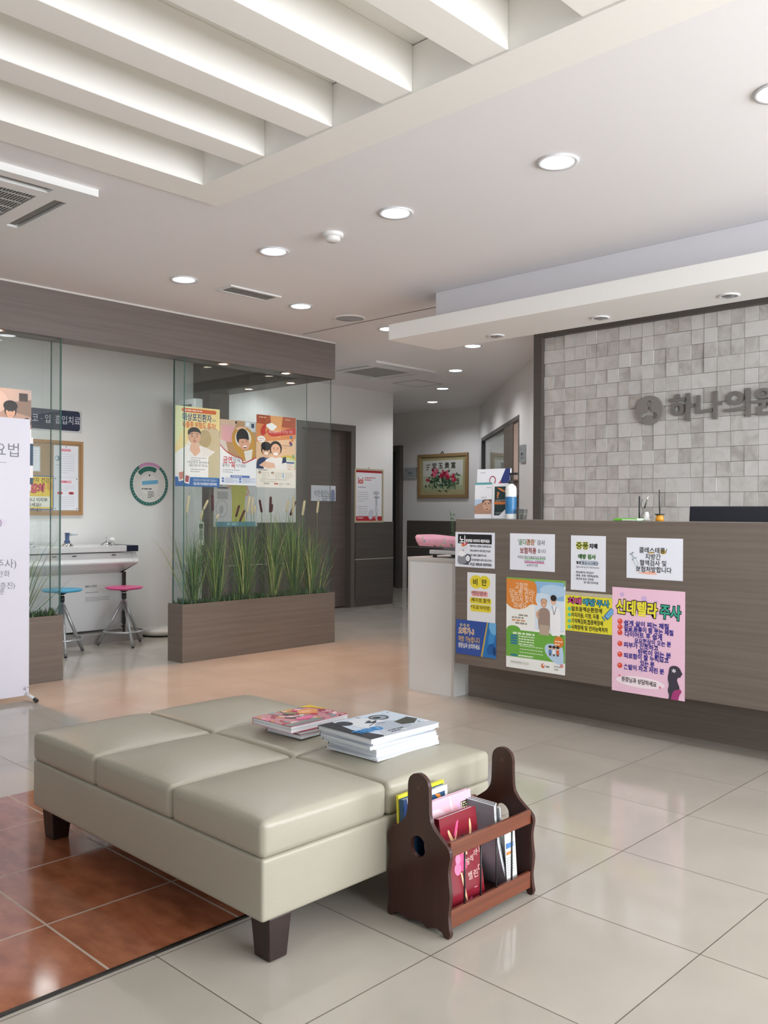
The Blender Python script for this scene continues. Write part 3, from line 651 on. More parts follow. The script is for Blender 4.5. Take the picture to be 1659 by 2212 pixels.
# pump bottle
(yb_, zb_) = onx(1103.5, 1118, DX+.09); R_ = .0325; x_ = DX+.09
hB = onx(1103.5, 1028, x_)[1]-ZD
t = thing('pump_bottle', (x_, yb_, ZD), 'white pump bottle of hand sanitizer with a blue label', 'bottle')
MB().lathe((x_, yb_, ZD), [(.0001, 0), (R_*.95, .001), (R_, .006), (R_, hB*.70), (R_*.9, hB*.76), (R_*.5, hB*.80), (R_*.4, hB*.82)], 32, WHITE).build('bottle_body', t)
BL = mat('blue_label', '#2a6d9e', .35, noise=.5, nscale=30)
MB().lathe((x_, yb_, ZD), [(R_*1.012, hB*.13), (R_*1.012, hB*.52)], 32, BL).build('label', t)
MB().cyl((x_, yb_, ZD+hB*.82), (x_, yb_, ZD+hB*.90), R_*.5, n=20, mt=BLACK).cyl((x_, yb_, ZD+hB*.9), (x_, yb_, ZD+hB*1.06), .005, n=12, mt=BLACK).box(x_-.008, x_+.008, yb_-.045, yb_+.009, ZD+hB*1.02, ZD+hB*1.07, BLACK).build('pump_head', t)
CUP = glass_mat('clear_plastic_cup', (.86, .87, .87))
for i, (px, lb) in enumerate(((1122, 'clear plastic cup standing right of the pump bottle'), (1130.5, 'clear plastic cup at the right end of the bottle group'))):
    xx = DX+.08+.03*i; (yy, zz) = onx(px, 1117, xx)
    MB().lathe((xx, yy, ZD), [(.0001, .002), (.017, .002), (.024, .060), (.0255, .060), (.018, .0), (.0001, 0)], 24, CUP).build('plastic_cup', None, origin=(xx, yy, ZD))
    tagp(bpy.data.objects[list(WP)[-1]], lb, 'cup', 'clear plastic cups on the desk')
# green box, pens, pot, monitor
xx = DX+.10; ya, yb = onx(1330, 1118, xx)[0], onx(1384, 1118, xx)[0]
t = thing('green_tissue_pack', (xx, (ya+yb)/2, ZD), 'low bright green and white packet lying on the desk shelf', 'packet')
MB().box(xx-.04, xx+.05, yb, ya, ZD, ZD+.014, mat('bright_green', '#6ec23c', .4), fn=lambda x, y, z: (x, y-(.02 if z > ZD+.01 and y > (ya+yb)/2 else 0), z), sides={2: mat('pack_white', '#dfeedd', .4)}).build('packet_body', t, bevel=.004)
s = Sheet((xx-.041, ya-.06, ZD+.008), (0, -1, 0), (0, 0, -1), .08, .006, '#f4f8f2', thick=.0005); s.done('packet_band', None, None, parent=t)
def at(px, py, x): y, z = onx(px, py, x); return Vector((x, y, z))
xx = DX+.15
a, b = at(1381, 1119, xx), at(1381, 1073.5, xx); b.y = a.y; a.z = ZD
MB().cyl(a, b, .0042, n=12, mt=BLACK).cyl(b, b+Vector((0, 0, .004)), .003, n=12, mt=BLACK).build('black_pen', None); tagp(bpy.data.objects[list(WP)[-1]], 'upright black pen behind the green packet', 'pen')
t = thing('pen_stand', (xx, at(1397, 1119, xx).y, ZD), 'small white pen stand with a coiled cord beside the black pen', 'pen stand')
c0 = at(1397, 1119, xx); c0.z = ZD
MB().lathe(c0, [(.0001, 0), (.016, .001), (.017, .01), (.011, .038), (.008, .048), (.0001, .048)], 20, WHITE).build('pen_socket', t)
a, b = at(1392, 1098, xx), at(1401, 1071, xx); mdl = a.lerp(b, .4)
MB().cyl(a, mdl, .0035, n=10, mt=BLACK).cyl(mdl, b, .0035, .002, n=10, mt=CHROME).build('pen', t)
MB().tube([at(1383, 1119, xx), at(1390, 1105, xx), at(1384, 1090, xx), at(1388, 1078, xx)], .0013, 6, BLACK).tube([at(1385, 1118, xx), at(1395, 1120, xx), at(1408, 1117, xx)], .0013, 6, BLACK).build('cord', t)
xx = DX+.13; c0 = at(1425, 1121, xx); c0.z = ZD
t = thing('orange_pot', c0, 'small orange pot with a black stick and wire loop', 'pot')
OR = mat('orange_glaze', '#e09a28', .35)
MB().lathe(c0, [(.0001, 0), (.021, .0), (.022, .012), (.017, .026), (.017, .032), (.0001, .032)], 24, OR).build('pot_body', t)
MB().lathe(c0, [(.024, .032), (.025, .035), (.023, .038), (.0001, .038)], 24, BLACK).build('pot_rim', t)
zt_ = at(1424, 1058, xx).z
MB().tube([c0+Vector((0, 0, .036)), c0+Vector((0, .002, .10)), (xx, c0.y+.004, zt_)], [.003, .0035, .002], 8, BLACK).build('stick', t)
MB().tube([c0+Vector((0, 0, .04)), c0+Vector((0, -.012, .09)), c0+Vector((0, -.012, .12)), (xx, c0.y+.003, zt_)], .0007, 5, BLACK).build('wire_loop', t)
xm = 4.62; ya, zm = onx(1484, 1093.5, xm)
t = thing('computer_monitor', (xm, ya-.27, .74), 'dark blue-black back of a computer monitor behind the desk', 'monitor')
MB().box(xm, xm+.05, ya-.54, ya, zm-.34, zm, mat('monitor_black', (.012, .014, .022), .35), fn=lambda x, y, z: (x+(.03 if z > zm-.1 else 0), y, z)).build('monitor_case', t, bevel=.006)
MB().box(xm+.05, xm+.09, ya-.30, ya-.24, .76, zm-.12, BLACK).build('stand_neck', t)
MB().box(xm-.04, xm+.16, ya-.39, ya-.15, .74, .755, BLACK).build('stand_base', t, bevel=.004)
s = Sheet((xm+.083, ya-.53, zm-.015), (0, 1, 0), (0, 0, -1), .52, .30, '#20252d', rough=.2, thick=.001); s.done('screen', None, None, parent=t)

# ---- wall lettering
XL = S-.028
MET = mat('brushed_letter_metal', (.33, .31, .295), .38, metal=.75); METF = mat('emblem_metal', (.27, .25, .23), .5)
cy_, cz_ = onx(1405, 886.5, XL); rr_ = (onx(1376, 887, XL)[0]-onx(1434, 887, XL)[0])/2
t = thing('clinic_sign', (XL, cy_-.5, cz_), 'metal clinic name lettering and round emblem on the stone wall', 'sign')
circ = [(rr_*math.cos(2*math.pi*i/48), rr_*math.sin(2*math.pi*i/48)) for i in range(48)]
def blob(cs, steps=20):
    return cs
hd = [(rr_*.20*math.cos(2*math.pi*i/20), rr_*.46+rr_*.20*math.sin(2*math.pi*i/20)) for i in range(20)]
bd = [(0, .22), (.14, .15), (.18, .0), (.26, -.16), (.44, -.18), (.58, -.28), (.62, -.46), (.50, -.60), (.32, -.60), (.20, -.46), (.10, -.36), (-.10, -.36), (-.20, -.46), (-.32, -.60), (-.50, -.60), (-.62, -.46), (-.58, -.28), (-.44, -.18), (-.26, -.16), (-.18, 0), (-.14, .15)]
bd = [(a*rr_, b*rr_) for a, b in bd]
MB().prism(circ, lambda a, b, c: (XL-c, cy_-a, cz_+b), 0.0, .022, METF, holes=(hd, bd)).build('emblem', t)
for ch, (pa, pb) in zip('하나의원', (((1448, 853), (1501, 909)), ((1506, 849), (1560, 905)), ((1568, 843), (1622, 900)), ((1629, 838), (1686, 895)))):
    (y0, z1), (y1, z0) = onx(*pa, XL), onx(*pb, XL)
    vs, fs = text_mesh(ch, .022, extrude=.5, res=3); xs = [v[0] for v in vs]; ys = [v[1] for v in vs]
    o = MB().add([(XL-.018*(v[2]+.5), y0-(v[0]-min(xs))/(max(xs)-min(xs))*(y0-y1), z0+(v[1]-min(ys))/(max(ys)-min(ys))*(z1-z0)) for v in vs], fs, MET).build('letter', t)

# ================================================================== NOTICES ON THE DESK
PX = DX-.0006
PG = 'notices taped to the reception desk'
def notice(tl, tr, bl, col, draw, label, rough=.35, name='notice', dx=0, design=None):
    s = sheet_x(PX-dx, tl, tr, bl, col, rough=rough, design=design); draw(s); return s.done(name, label, 'notice', PG)
def nA(s):
    H_ = s.H; s.rect(7, 4, 86, H_*.27, '#1c1c1f'); s.text(10, 7, 20, '뇌', '#ffffff', bold=.01); s.text(27, 14, 7.2, '영양제로 미리미리 예방하세요!', '#ffffff', bold=.03, fit=61)
    for i, l in enumerate(('깜박거리는 건망증이 심해지셨나요?', '간혹 손바닥이 저려 힘드신가요?', '작은 일에도 힘들어하나요?', '크기와 힘겨움에 고생이 많으신가요?')): s.text(38, H_*(.36+i*.13), 5, l, '#303034', bold=.02, fit=(54, 52, 42, 55)[i])
    s.text(38, H_*.88-1, 7, '지금', '#303034', bold=.02); s.text(53, H_*.88-1, 6.4, '원장님과 상담하세요!', '#303034', bold=.03, fit=40)
    s.ell(22, H_*.36, 6, 3.5, '#e0764a', 2, -20); s.ell(26, H_*.33, 5, 3.5, '#c9404c', 2.5); s.ell(26, H_*.42, 6, 6, '#dfe0e2', 1.5)
    s.ell(18, H_*.58, 11, 9, '#e4e4e8', 2); s.poly([(6, H_*.93), (7, H_*.70), (12, H_*.62), (24, H_*.62), (28, H_*.72), (28, H_*.93)], '#8c8f97', 3); s.ell(17, H_*.62, 9, 6, '#f2f2f4', 4); s.ell(21, H_*.52, 1.3, 1.3, '#333333', 5)
    s.ell(33, H_*.75, 8, 9, '#2b2e36', 2); s.ell(33, H_*.75, 5.5, 6.5, '#e3e5ea', 2.5); s.poly([(20, H_*.93), (32, H_*.86), (38, H_*.93)], '#4d505c', 5)
notice((984, 1149), (1069, 1151), (984, 1223.5), '#e6e8f0', nA, 'white notice with a black heading bar and grey cartoon, first in the top row')
def nB(s):
    H_ = s.H; s.text(18, H_*.15, 12.5, "'골다공증'", '#3f7f36', bold=.008, fit=40); s.text(37, H_*.15, 12.5, "공증", '#c26b2c', l=3.5, bold=.012, fit=19); s.text(61, H_*.16, 11, '검사', '#4b4b50', fit=18)
    s.text(23, H_*.38, 12.5, '보험적용', '#94302a', bold=.02, fit=37); s.text(63, H_*.41, 8, '합니다', '#55555c', fit=18)
    s.rect(34, H_*.66, 46, H_*.035, '#a8e0ae', 1); s.rect(34, H_*.76, 44, H_*.04, '#f09ac0', 1)
    s.text(18, H_*.60, 6.6, '무대상:갱년기(폐경기)전,후여성', '#4f5058', fit=62); s.text(33, H_*.71, 6.6, '갑상선,당뇨,신장병등환', '#6a3f52', fit=44); s.text(38, H_*.81, 6.2, '(65세이상 남성)', '#66666c', fit=26)
notice((1102, 1151.5), (1198.8, 1154.5), (1101, 1230), '#e8eaf2', nB, 'white laminated landscape notice with green and red heading, second in the top row')
def nC(s):
    H_ = s.H; s.text(15, H_*.12, 20, '중풍', '#1e3a20', bold=.012, outline=(.06, '#e3e04a')); s.text(53, H_*.145, 13, '치매', '#26262a', bold=.05, fit=24)
    s.text(21, H_*.34, 13, '예방 검사', '#1f3322', bold=.03, outline=(.06, '#9fe08a'))
    s.text(16, H_*.47, 8, '혈중', '#333338', bold=.03); s.text(32, H_*.47, 8.4, '호모시스테인', '#2c4c66', bold=.03, fit=46)
    for (x0, y0, x1, y1) in ((30, .46, 76, .46), (30, .53, 76, .53)): s.stroke([(x0, H_*y0), (x1, H_*y1)], .8, '#3b6e88')
    s.stroke([(76, H_*.46), (80, H_*.495), (76, H_*.53)], .8, '#3b6e88'); s.stroke([(30, H_*.46), (27, H_*.495), (30, H_*.53)], .8, '#3b6e88')
    s.text(16, H_*.56, 5, '(중풍 치매 원인의 위험인자)치료', '#444449', fit=66)
    for i, l in enumerate(('-만50세이상 성인남녀', '-중풍, 치매 가족력(유전)', '-최근에 잦은 건망증,')): s.text(14, H_*(.65+.06*i), 6.4, l, '#3a3a40', bold=.015, fit=(52, 66, 54)[i])
    s.text(38, H_*.83, 6.4, '현기증,어지러움', '#3a3a40', bold=.015, fit=42)
notice((1233.7, 1156), (1308.8, 1158.5), (1233, 1273.5), '#e7e9f1', nC, 'white portrait notice with a green heading, third in the top row')
def nD(s):
    H_ = s.H
    for i, (l, x, w) in enumerate((('콜레스테롤/', 23, 50), ('지방간', 34, 28), ('혈액검사 및', 24, 48), ('보험처방합니다', 17, 64))): s.text(x, H_*(.23+.155*i), 10.5, l, '#2d2b2c', bold=.015, fit=w)
    s.rect(40, H_*.35, 10, 2.2, '#f0cf8a', 1); s.ell(66, H_*.33, 5, 4, '#f0cf6a', 1); s.poly([(18, H_*.86), (50, H_*.80), (56, H_*.88), (40, H_*.89)], '#f3b7a0', 1)
    c = '#7d8e97'
    s.stroke([(6, H_*.42), (13, H_*.36)], 2, c); s.stroke([(9, H_*.40), (14, H_*.52)], 3.2, '#b4c0c6'); s.stroke([(10, H_*.55), (18, H_*.49)], 2, c); s.stroke([(14, H_*.52), (20, H_*.68)], 6.5, '#aebdc4', 2.2); s.stroke([(14, H_*.52), (20, H_*.68)], 4.4, '#e3eaee', 2.4); s.stroke([(20, H_*.68), (23, H_*.76)], 1, c)
notice((1354, 1160.4), (1475.5, 1164.5), (1353.7, 1248), '#e9ebf4', nD, 'white laminated landscape notice with a grey syringe drawing, rightmost in the top row')
def nE(s):
    H_ = s.H; Y = '#e5d233'
    s.ell(32, H_*.17, 22, 19, Y, 1); s.ell(62, H_*.17, 20, 19, Y, 1); s.text(20, H_*.115, 20, '비  만', '#2a2618', bold=.02, fit=50)
    s.rrect(16, H_*.335, 58, H_*.10, 5, '#f0a9a4', 1); s.text(15, H_*.34, 13, '*진단검사', '#4a332c', bold=.01, fit=54)
    s.rrect(10, H_*.46, 76, H_*.11, 5, Y, 1); s.text(13, H_*.465, 13, ':체지방,혈액', '#3a3520', bold=.01, fit=68)
    s.rrect(12, H_*.585, 74, H_*.13, 6, Y, 1); s.text(13, H_*.60, 13, '*치료약처방', '#3a3520', bold=.01, fit=68)
notice((1009.8, 1236.5), (1070.5, 1239), (1010, 1352), '#e4e4e6', nE, 'narrow white handwritten paper with yellow highlighter, above the blue card', rough=.6)
def nF(s):
    H_ = s.H; s.poly([(78, 0), (100, 0), (100, H_), (63, H_)], '#2672b4', 1); s.poly([(78, 0), (81, 0), (67, H_), (63, H_)], '#c9a94e', 2)
    s.ell(97, H_*.1, 14, 16, '#6fb0dc', 1.5); s.ell(90, H_*.4, 7, 20, '#3d8cc6', 1.4, 15); s.ell(88, H_*.75, 9, 12, '#1c5a9c', 1.4, 30); s.ell(96, H_*.8, 4, 9, '#123f76', 1.5)
    for i in range(3): s.ell(13+9*i, H_*.15, 3, 3, '#d8c68a', 2); s.ell(13+9*i, H_*.15, 1.4, 1.4, '#31529a', 2.5)
    s.text(6, H_*.22, 15, '오메가-3', '#c48a58', bold=.01, fit=40, outline=(.06, '#ece4d2'))
    s.text(6, H_*.47, 13, '처방 가능합니다', '#d6b06a', bold=.02, fit=55); s.text(6, H_*.67, 11, '원장님과 상의하세요', '#f0efe9', bold=.02, fit=55)
notice((985.7, 1337), (1071.8, 1346.8), (985.7, 1410.7), '#2c4f9c', nF, 'blue card with a gold diagonal stripe at the lower left of the desk', dx=.0016)
def nG(s):
    H_ = s.H; s.rect(0, 0, 100, 8, '#7fb04a', .5); s.rect(50, 3, 48, H_*.52, '#8fb9dd', 1); s.rect(50, H_*.22, 48, H_*.32, '#dde8f2', 1.2); s.ell(80, H_*.12, 22, 9, '#b6d2ea', 1.3); s.ell(62, H_*.2, 16, 7, '#d0e2f1', 1.3)
    s.poly([(0, 2), (50, 2), (54, H_*.12), (50, H_*.24), (56, H_*.29), (44, H_*.27), (30, H_*.345), (10, H_*.345), (0, H_*.29)], '#e08a3c', 2)
    for i, (l, w) in enumerate((('고혈압,', 24), ('당뇨병 관리!', 44), ('멀리서 찾지', 38), ('마세요~', 28))): s.text(27, H_*(.05+.073*i), 11, l, '#fbe9d4', al='C', fit=w)
    s.lines(22, H_*.40, 26, 1, 6, 2.4, '#9a9484', seed=2); s.lines(10, H_*.43, 40, 1, 6, 2.4, '#a09a8a', seed=4); s.lines(10, H_*.46, 40, 1, 6, 2.4, '#d9a071', seed=5); s.lines(16, H_*.49, 34, 1, 6, 2.4, '#9a9484', seed=6)
    # man in brown polo, doctor in white coat (plain generic figures)
    s.poly([(57, H_*.58), (55, H_*.42), (56, H_*.34), (61, H_*.305), (70, H_*.305), (75, H_*.34), (76, H_*.44), (74, H_*.58)], '#a08a80', 3); s.rect(58, H_*.49, 16, H_*.11, '#b9a793', 3.2); s.ell(65, H_*.255, 5, 6.4, '#d9a98a', 4); s.ell(65, H_*.235, 5.2, 4, '#4a4440', 3.8)
    s.stroke([(57, H_*.34), (53, H_*.38), (56, H_*.42)], 3.4, '#d9a98a', 4); s.ell(63.3, H_*.255, .7, .5, '#333333', 5, n=8); s.ell(66.8, H_*.255, .7, .5, '#333333', 5, n=8); s.ell(65, H_*.272, 1.6, .6, '#ffffff', 5, n=8)
    s.poly([(76, H_*.58), (75, H_*.36), (78, H_*.285), (84, H_*.27), (91, H_*.30), (93, H_*.42), (92, H_*.62), (88, H_*.585), (80, H_*.60)], '#f4f4f6', 3.5); s.ell(81, H_*.215, 4.6, 6.4, '#e2b596', 4.5); s.ell(81, H_*.192, 5, 4.4, '#231f1f', 4.7); s.stroke([(79, H_*.28), (82, H_*.37), (86, H_*.28)], .8, '#4a5a6a', 5); s.ell(79.4, H_*.22, .6, .5, '#333333', 5, n=8); s.ell(82.6, H_*.22, .6, .5, '#333333', 5, n=8); s.ell(81, H_*.238, 1.5, .5, '#ffffff', 5, n=8)
    s.rect(0, H_*.575, 100, H_*.30, '#6fae45', 1); s.ell(13, H_*.575, 12, 6, '#6fae45', 1.1); s.poly([(92, H_*.575), (97, H_*.575), (94, H_*.60)], '#3f7d2c', 4)
    s.rect(95, H_*.6, 5, H_*.2, '#6fae45', 1.2); s.poly([(66, H_*.72), (72, H_*.68), (95, H_*.68), (98, H_*.78), (98, H_*.90), (84, H_*.89), (68, H_*.80)], '#bcd4ec', 2)
    s.lines(12, H_*.60, 70, 1, 5, 3, '#dff0cf', seed=9)
    for i in range(4): s.rect(8, H_*(.632+.028*i), 12, H_*.02, '#2f7a9a', 2); s.lines(22, H_*(.636+.028*i), 46, 1, 5, 1.6, '#e8f3dd', seed=12+i)
    s.lines(24, H_*.74, 40, 4, 4.6, 1.4, '#cfe5bb', seed=20); s.lines(22, H_*.85, 40, 1, 4, 1.6, '#e8f3dd', seed=30); s.rect(8, H_*.845, 12, H_*.02, '#2f7a9a', 2)
    s.ell(90, H_*.655, 8, 8, '#e0833a', 3); s.lines(84, H_*.645, 12, 2, 4, 1.6, '#fbe9d4', 4, seed=3)
    for i, c in enumerate(('#5a86b8', '#f2f2f2', '#d66a4a')): x = 76+i*6.2; s.ell(x, H_*.725, 2.6, 3, '#e8bfa4', 4); s.ell(x, H_*.715, 2.8, 2, '#3a2c28', 4.3); s.poly([(x-2.6, H_*.79), (x-2, H_*.745), (x+2, H_*.745), (x+2.6, H_*.79)], c, 4.2); s.rect(x-1.6, H_*.79, 3.2, H_*.02, '#5a5048', 4)
    s.rect(8, H_*.92, 32, 3.5, '#dddcd4', 2); s.lines(9, H_*.925, 30, 1, 3, 1.6, '#bdbcb2', 3, seed=5); s.ell(64, H_*.93, 2.6, 3.2, '#d9683a', 3); s.ell(64.8, H_*.922, 1.2, 1.6, '#f7f5ee', 4); s.lines(69, H_*.925, 10, 1, 3, 2.2, '#8a8a86', 3, seed=5); s.lines(83, H_*.915, 10, 2, 4, 1.6, '#9a9a96', 3, seed=7); s.ell(95, H_*.905, 2.3, 2.3, '#d94a4a', 3); s.ell(95, H_*.905, 1, 1, '#f7f5ee', 4)
notice((1094.5, 1246.5), (1221.7, 1254.8), (1094.5, 1440), '#f2f2ee', nG, 'large green and orange health poster showing two men, lower middle of the desk')
def nH(s):
    H_ = s.H; s.rect(0, 0, 100, 7.5, '#cdc4a8', 1); R = random.Random(2)
    for i in range(22): s.stroke([(i*4.6, 0), (i*4.6+4.2, 7.5)], .35, '#8f8a7a', 2); s.stroke([(i*4.6+4.2, 0), (i*4.6, 7.5)], .35, '#8f8a7a', 2)
    O_ = (.075, '#1a1718')
    s.text(5, 11.5, 16, '치매', '#d6499a', bold=.02, l=3, fit=29, outline=O_); s.text(36.5, 12, 16, '예방', '#45a6c9', bold=.02, l=3, fit=27, outline=O_); s.text(65.5, 12.5, 16, '주사', '#45a6c9', bold=.02, l=3, fit=26, outline=O_)
    for i, (l, w) in enumerate((('말초동맥순환장애', 64), ('어지러움, 이명, 두통', 58), ('기억력감퇴,집중력장애', 66), ('시력장애 및 언어능력저하', 76))):
        s.ell(9, 36+12.6*i, 3.5, 4, '#5cc6a4', 2); s.text(13, 30+12.8*i, 11, l, '#23201c', bold=.02, fit=w)
    for p, q, w_, c_, l_ in (((77, 46), (83, 54), 2.5, '#3b6f9b', 3), ((80, 50), (86, 44), 2, '#6fa6cf', 3), ((83, 46), (88, 52), 2, '#3b6f9b', 3.5), ((85, 48), (99, 30), 11, '#2f5f8a', 3.2), ((86, 47), (98.6, 31), 8.5, '#7ab6e0', 3.6)): s.stroke([p, q], w_, c_, l_)
    for k in range(4): s.stroke([(88.5+k*2.6, 41-k*3.3), (91+k*2.6, 43.5-k*3.3)], .7, '#2f5f8a', 4)
notice((1221.5, 1277.5), (1326, 1285), (1221.8, 1361), '#e6dc38', nH, 'bright yellow handwritten poster with a blue syringe between the green and pink posters', rough=.5, name='handwritten_poster', design=82)
def nI(s):
    H_ = s.H
    for (x, y, r) in ((14, 10, 3), (45, 14, 4), (62, 17, 2), (12, 29, 2.5), (25, 31, 2.8), (62, 35, 2.4), (83, 35, 2.2)): s.ell(x, y, r, r, '#cfb2dc', 1)
    O_ = (.085, '#15120f'); s.text(6, 17.5, 22, '신데렐라', '#f2e63c', bold=.03, l=3, fit=58, rot=2, outline=O_); s.text(67, 20, 21, '주사', '#3aa78c', bold=.03, l=3, fit=28, rot=2, outline=O_)
    rows = (('쉽게 살이 찌는 체질', 17, 46.5, 62), ('얼굴,몸통이 잘 붓는 체질', 17, 54.5, 68), ('다이어트 후 쉽게', 18, 62.5, 52), ('요요현상이 오는 분', 32, 70.5, 50), ('피부가 건조하고', 17, 78, 48), ('탄력이 없는 분', 37, 86, 45), ('피로함이 잘 누적되고', 17, 93.5, 62), ('있는 분', 40, 101.5, 20), ('손발이 차고 저린 분', 17, 109.5, 56))
    for l, x, y, w in rows: s.text(x, y, 8.4, l, '#2f2a8c', bold=.035, fit=w)
    for y in (49, 57, 65, 81, 96.5, 112.5): s.ell(11.5, y, 3.6, 3.9, '#e2503c', 2); s.ell(10.6, y-1.3, 1.1, 1, '#f6b0a0', 3, n=10)
    s.ell(40, 133, 34, 8, '#f7e6ee', 1); s.text(14, 127.5, 8, '원장님과 상담하세요', '#221f22', bold=.02, fit=49, rot=2)
    for x, y in ((11, 127), (67.5, 136)):
        for k in range(3): a = math.radians(60*k+15); s.stroke([(x-2*math.cos(a), y-2*math.sin(a)), (x+2*math.cos(a), y+2*math.sin(a))], .7, '#e2707c')
    # silhouette of a woman with long hair
    s.poly([(80, 106), (84, 103), (90, 103), (94, 106), (95.5, 110), (97.5, 113.5), (95.5, 115), (95, 118), (91, 119), (90, 123), (92, 128), (94, 134), (92, 138), (90, 150), (79, 150), (80, 144), (77.5, 138), (80, 130), (77.5, 122), (79, 114)], '#3d3846', 4)
    s.poly([(85, 137), (95, 134), (96.5, 138), (93, 143), (92, 150), (82, 150)], '#a93a78', 5)
    for k in range(3): a = math.radians(60*k+20); s.stroke([(86-3*math.cos(a), 110-3*math.sin(a)), (86+3*math.cos(a), 110+3*math.sin(a))], 1, '#f0e8f0', 5)
notice((1323, 1267.5), (1480.3, 1278.5), (1322.8, 1490.5), '#f0c6da', nI, 'large pink handwritten poster with blue writing, lower right of the desk', rough=.5, name='handwritten_poster', dx=.0008, design=150)
# ================================================================== OTTOMAN
def rbox(mb, x0, x1, y0, y1, z0, z1, r, mt, crown=0, n=10, rz=None, dimple=0):
    """soft rounded cushion: every face a grid, edges rolled over by r, top raised by crown"""
    cx, cy, cz = (x0+x1)/2, (y0+y1)/2, (z0+z1)/2; hx, hy, hz = (x1-x0)/2, (y1-y0)/2, (z1-z0)/2
    def par(h):
        a = [h-r+r*math.sin(t*math.pi/8) for t in range(5)]; k = [(h-r)*i/n for i in range(-n+1, n)]
        return [-v for v in reversed(a)]+k+a
    A, B, Cc = par(hx), par(hy), par(hz); rz = rz or r
    def put(x, y, z):
        ix, iy, iz = max(-hx+r, min(hx-r, x)), max(-hy+r, min(hy-r, y)), max(-hz+r, min(hz-r, z))
        d = Vector((x-ix, y-iy, z-iz))
        if d.length > 1e-9:
            m_ = max(abs(d.x), abs(d.y), abs(d.z)); d = d.normalized()*m_
        p = Vector((ix, iy, iz))+d
        if crown and z > 0: p.z += crown*(1-(abs(p.x)/hx)**2.6)*(1-(abs(p.y)/hy)**2.6)*(z/hz)
        if dimple:
            q = (1-(z/hz)**2) if hz else 0
            if abs(x) >= hx-1e-6: p.x += math.copysign(dimple*q*(1-(y/hy)**4), x)
            if abs(y) >= hy-1e-6: p.y += math.copysign(dimple*q*(1-(x/hx)**4), y)
        return (p.x+cx, p.y+cy, p.z+cz)
    for ax, sg in ((2, 1), (2, -1), (0, 1), (0, -1), (1, 1), (1, -1)):
        G = ((A, B), (B, Cc), (A, Cc))[{2: 0, 0: 1, 1: 2}[ax]]; hh = (hx, hy, hz)[ax]*sg; vs = []
        for u in G[0]:
            for v in G[1]:
                vs.append(put(*((u, v, hh) if ax == 2 else (hh, u, v) if ax == 0 else (u, hh, v))))
        nb = len(G[1]); mb.add(vs, [(i*nb+j, i*nb+j+1, (i+1)*nb+j+1, (i+1)*nb+j) for i in range(len(G[0])-1) for j in range(nb-1)], mt, True)
    return mb
def weld(o, d=1e-5):
    bm = bmesh.new(); bm.from_mesh(o.data); bmesh.ops.remove_doubles(bm, verts=bm.verts, dist=d); bmesh.ops.recalc_face_normals(bm, faces=bm.faces); bm.to_mesh(o.data); bm.free(); return o
ox0, ox1, oy0 = 1.405, 2.352, 1.770
ys_ = [oy0, onx(369, 1702, ox0)[0], onx(204, 1634, ox0)[0], onx(71.5, 1600, ox0)[0]]
oy1 = ys_[3]; xm_ = ony(837, 1700, oy0)[0]
t = thing('ottoman', ((ox0+ox1)/2, (oy0+oy1)/2, 0), 'large low beige leatherette ottoman with six seat cushions and dark tapered legs', 'ottoman')
weld(rbox(MB(), ox0, ox1, oy0, oy1, .114, .276, .010, LEATHER, dimple=-.001).build('upholstered_base', t))
g = .0020
for i, (a, b) in enumerate(((ox0-.003, xm_), (xm_, ox1+.003))):
    for j in range(3):
        c, d = ys_[j], ys_[j+1]
        if j == 0: c -= .003
        if j == 2: d += .003
        weld(rbox(MB(), a+g, b-g, c+g, d-g,   .274, .372, .018, LEATHER, crown=.022, dimple=.004).build('cushion', t))
PIP = mat('leather_seam', (.30, .275, .225), .5)
for (cx, cy) in ((ox0+.022, oy0+.0), (ox1-.10, oy0+.0), (ox0+.022, oy1-.10), (ox1-.10, oy1-.10)):
    T = lambda x, y, z, cx=cx, cy=cy: (cx+.004+(x-cx)*(.78 if z < .05 else 1)+(0 if z > .05 else .006), cy+.004+(y-cy)*(.78 if z < .05 else 1)+(0 if z > .05 else .006), z)
    MB().box(cx, cx+.075, cy, cy+.08, .002, .116, WENGE, fn=T).build('leg', t, bevel=.003)

# ================================================================== MAGAZINE PILES ON THE OTTOMAN
PAGES = None
def page_mat():
    M_ = mat('page_block', (.74, .75, .77), .7); nt = M_.node_tree; b = nt.nodes['Principled BSDF']
    tc = nt.nodes.new('ShaderNodeTexCoord'); w = nt.nodes.new('ShaderNodeTexNoise'); mp = nt.nodes.new('ShaderNodeMapping'); mp.inputs['Scale'].default_value = (3, 3, 900)
    nt.links.new(tc.outputs['Object'], mp.inputs[0]); nt.links.new(mp.outputs[0], w.inputs['Vector']); w.inputs['Scale'].default_value = 1
    cr = nt.nodes.new('ShaderNodeValToRGB'); cr.color_ramp.elements[0].position = .42; cr.color_ramp.elements[0].color = (.42, .43, .45, 1); cr.color_ramp.elements[1].position = .55; cr.color_ramp.elements[1].color = (.82, .83, .86, 1)
    nt.links.new(w.outputs[0], cr.inputs[0]); nt.links.new(cr.outputs[0], b.inputs['Base Color']); return M_
PAGES = page_mat()
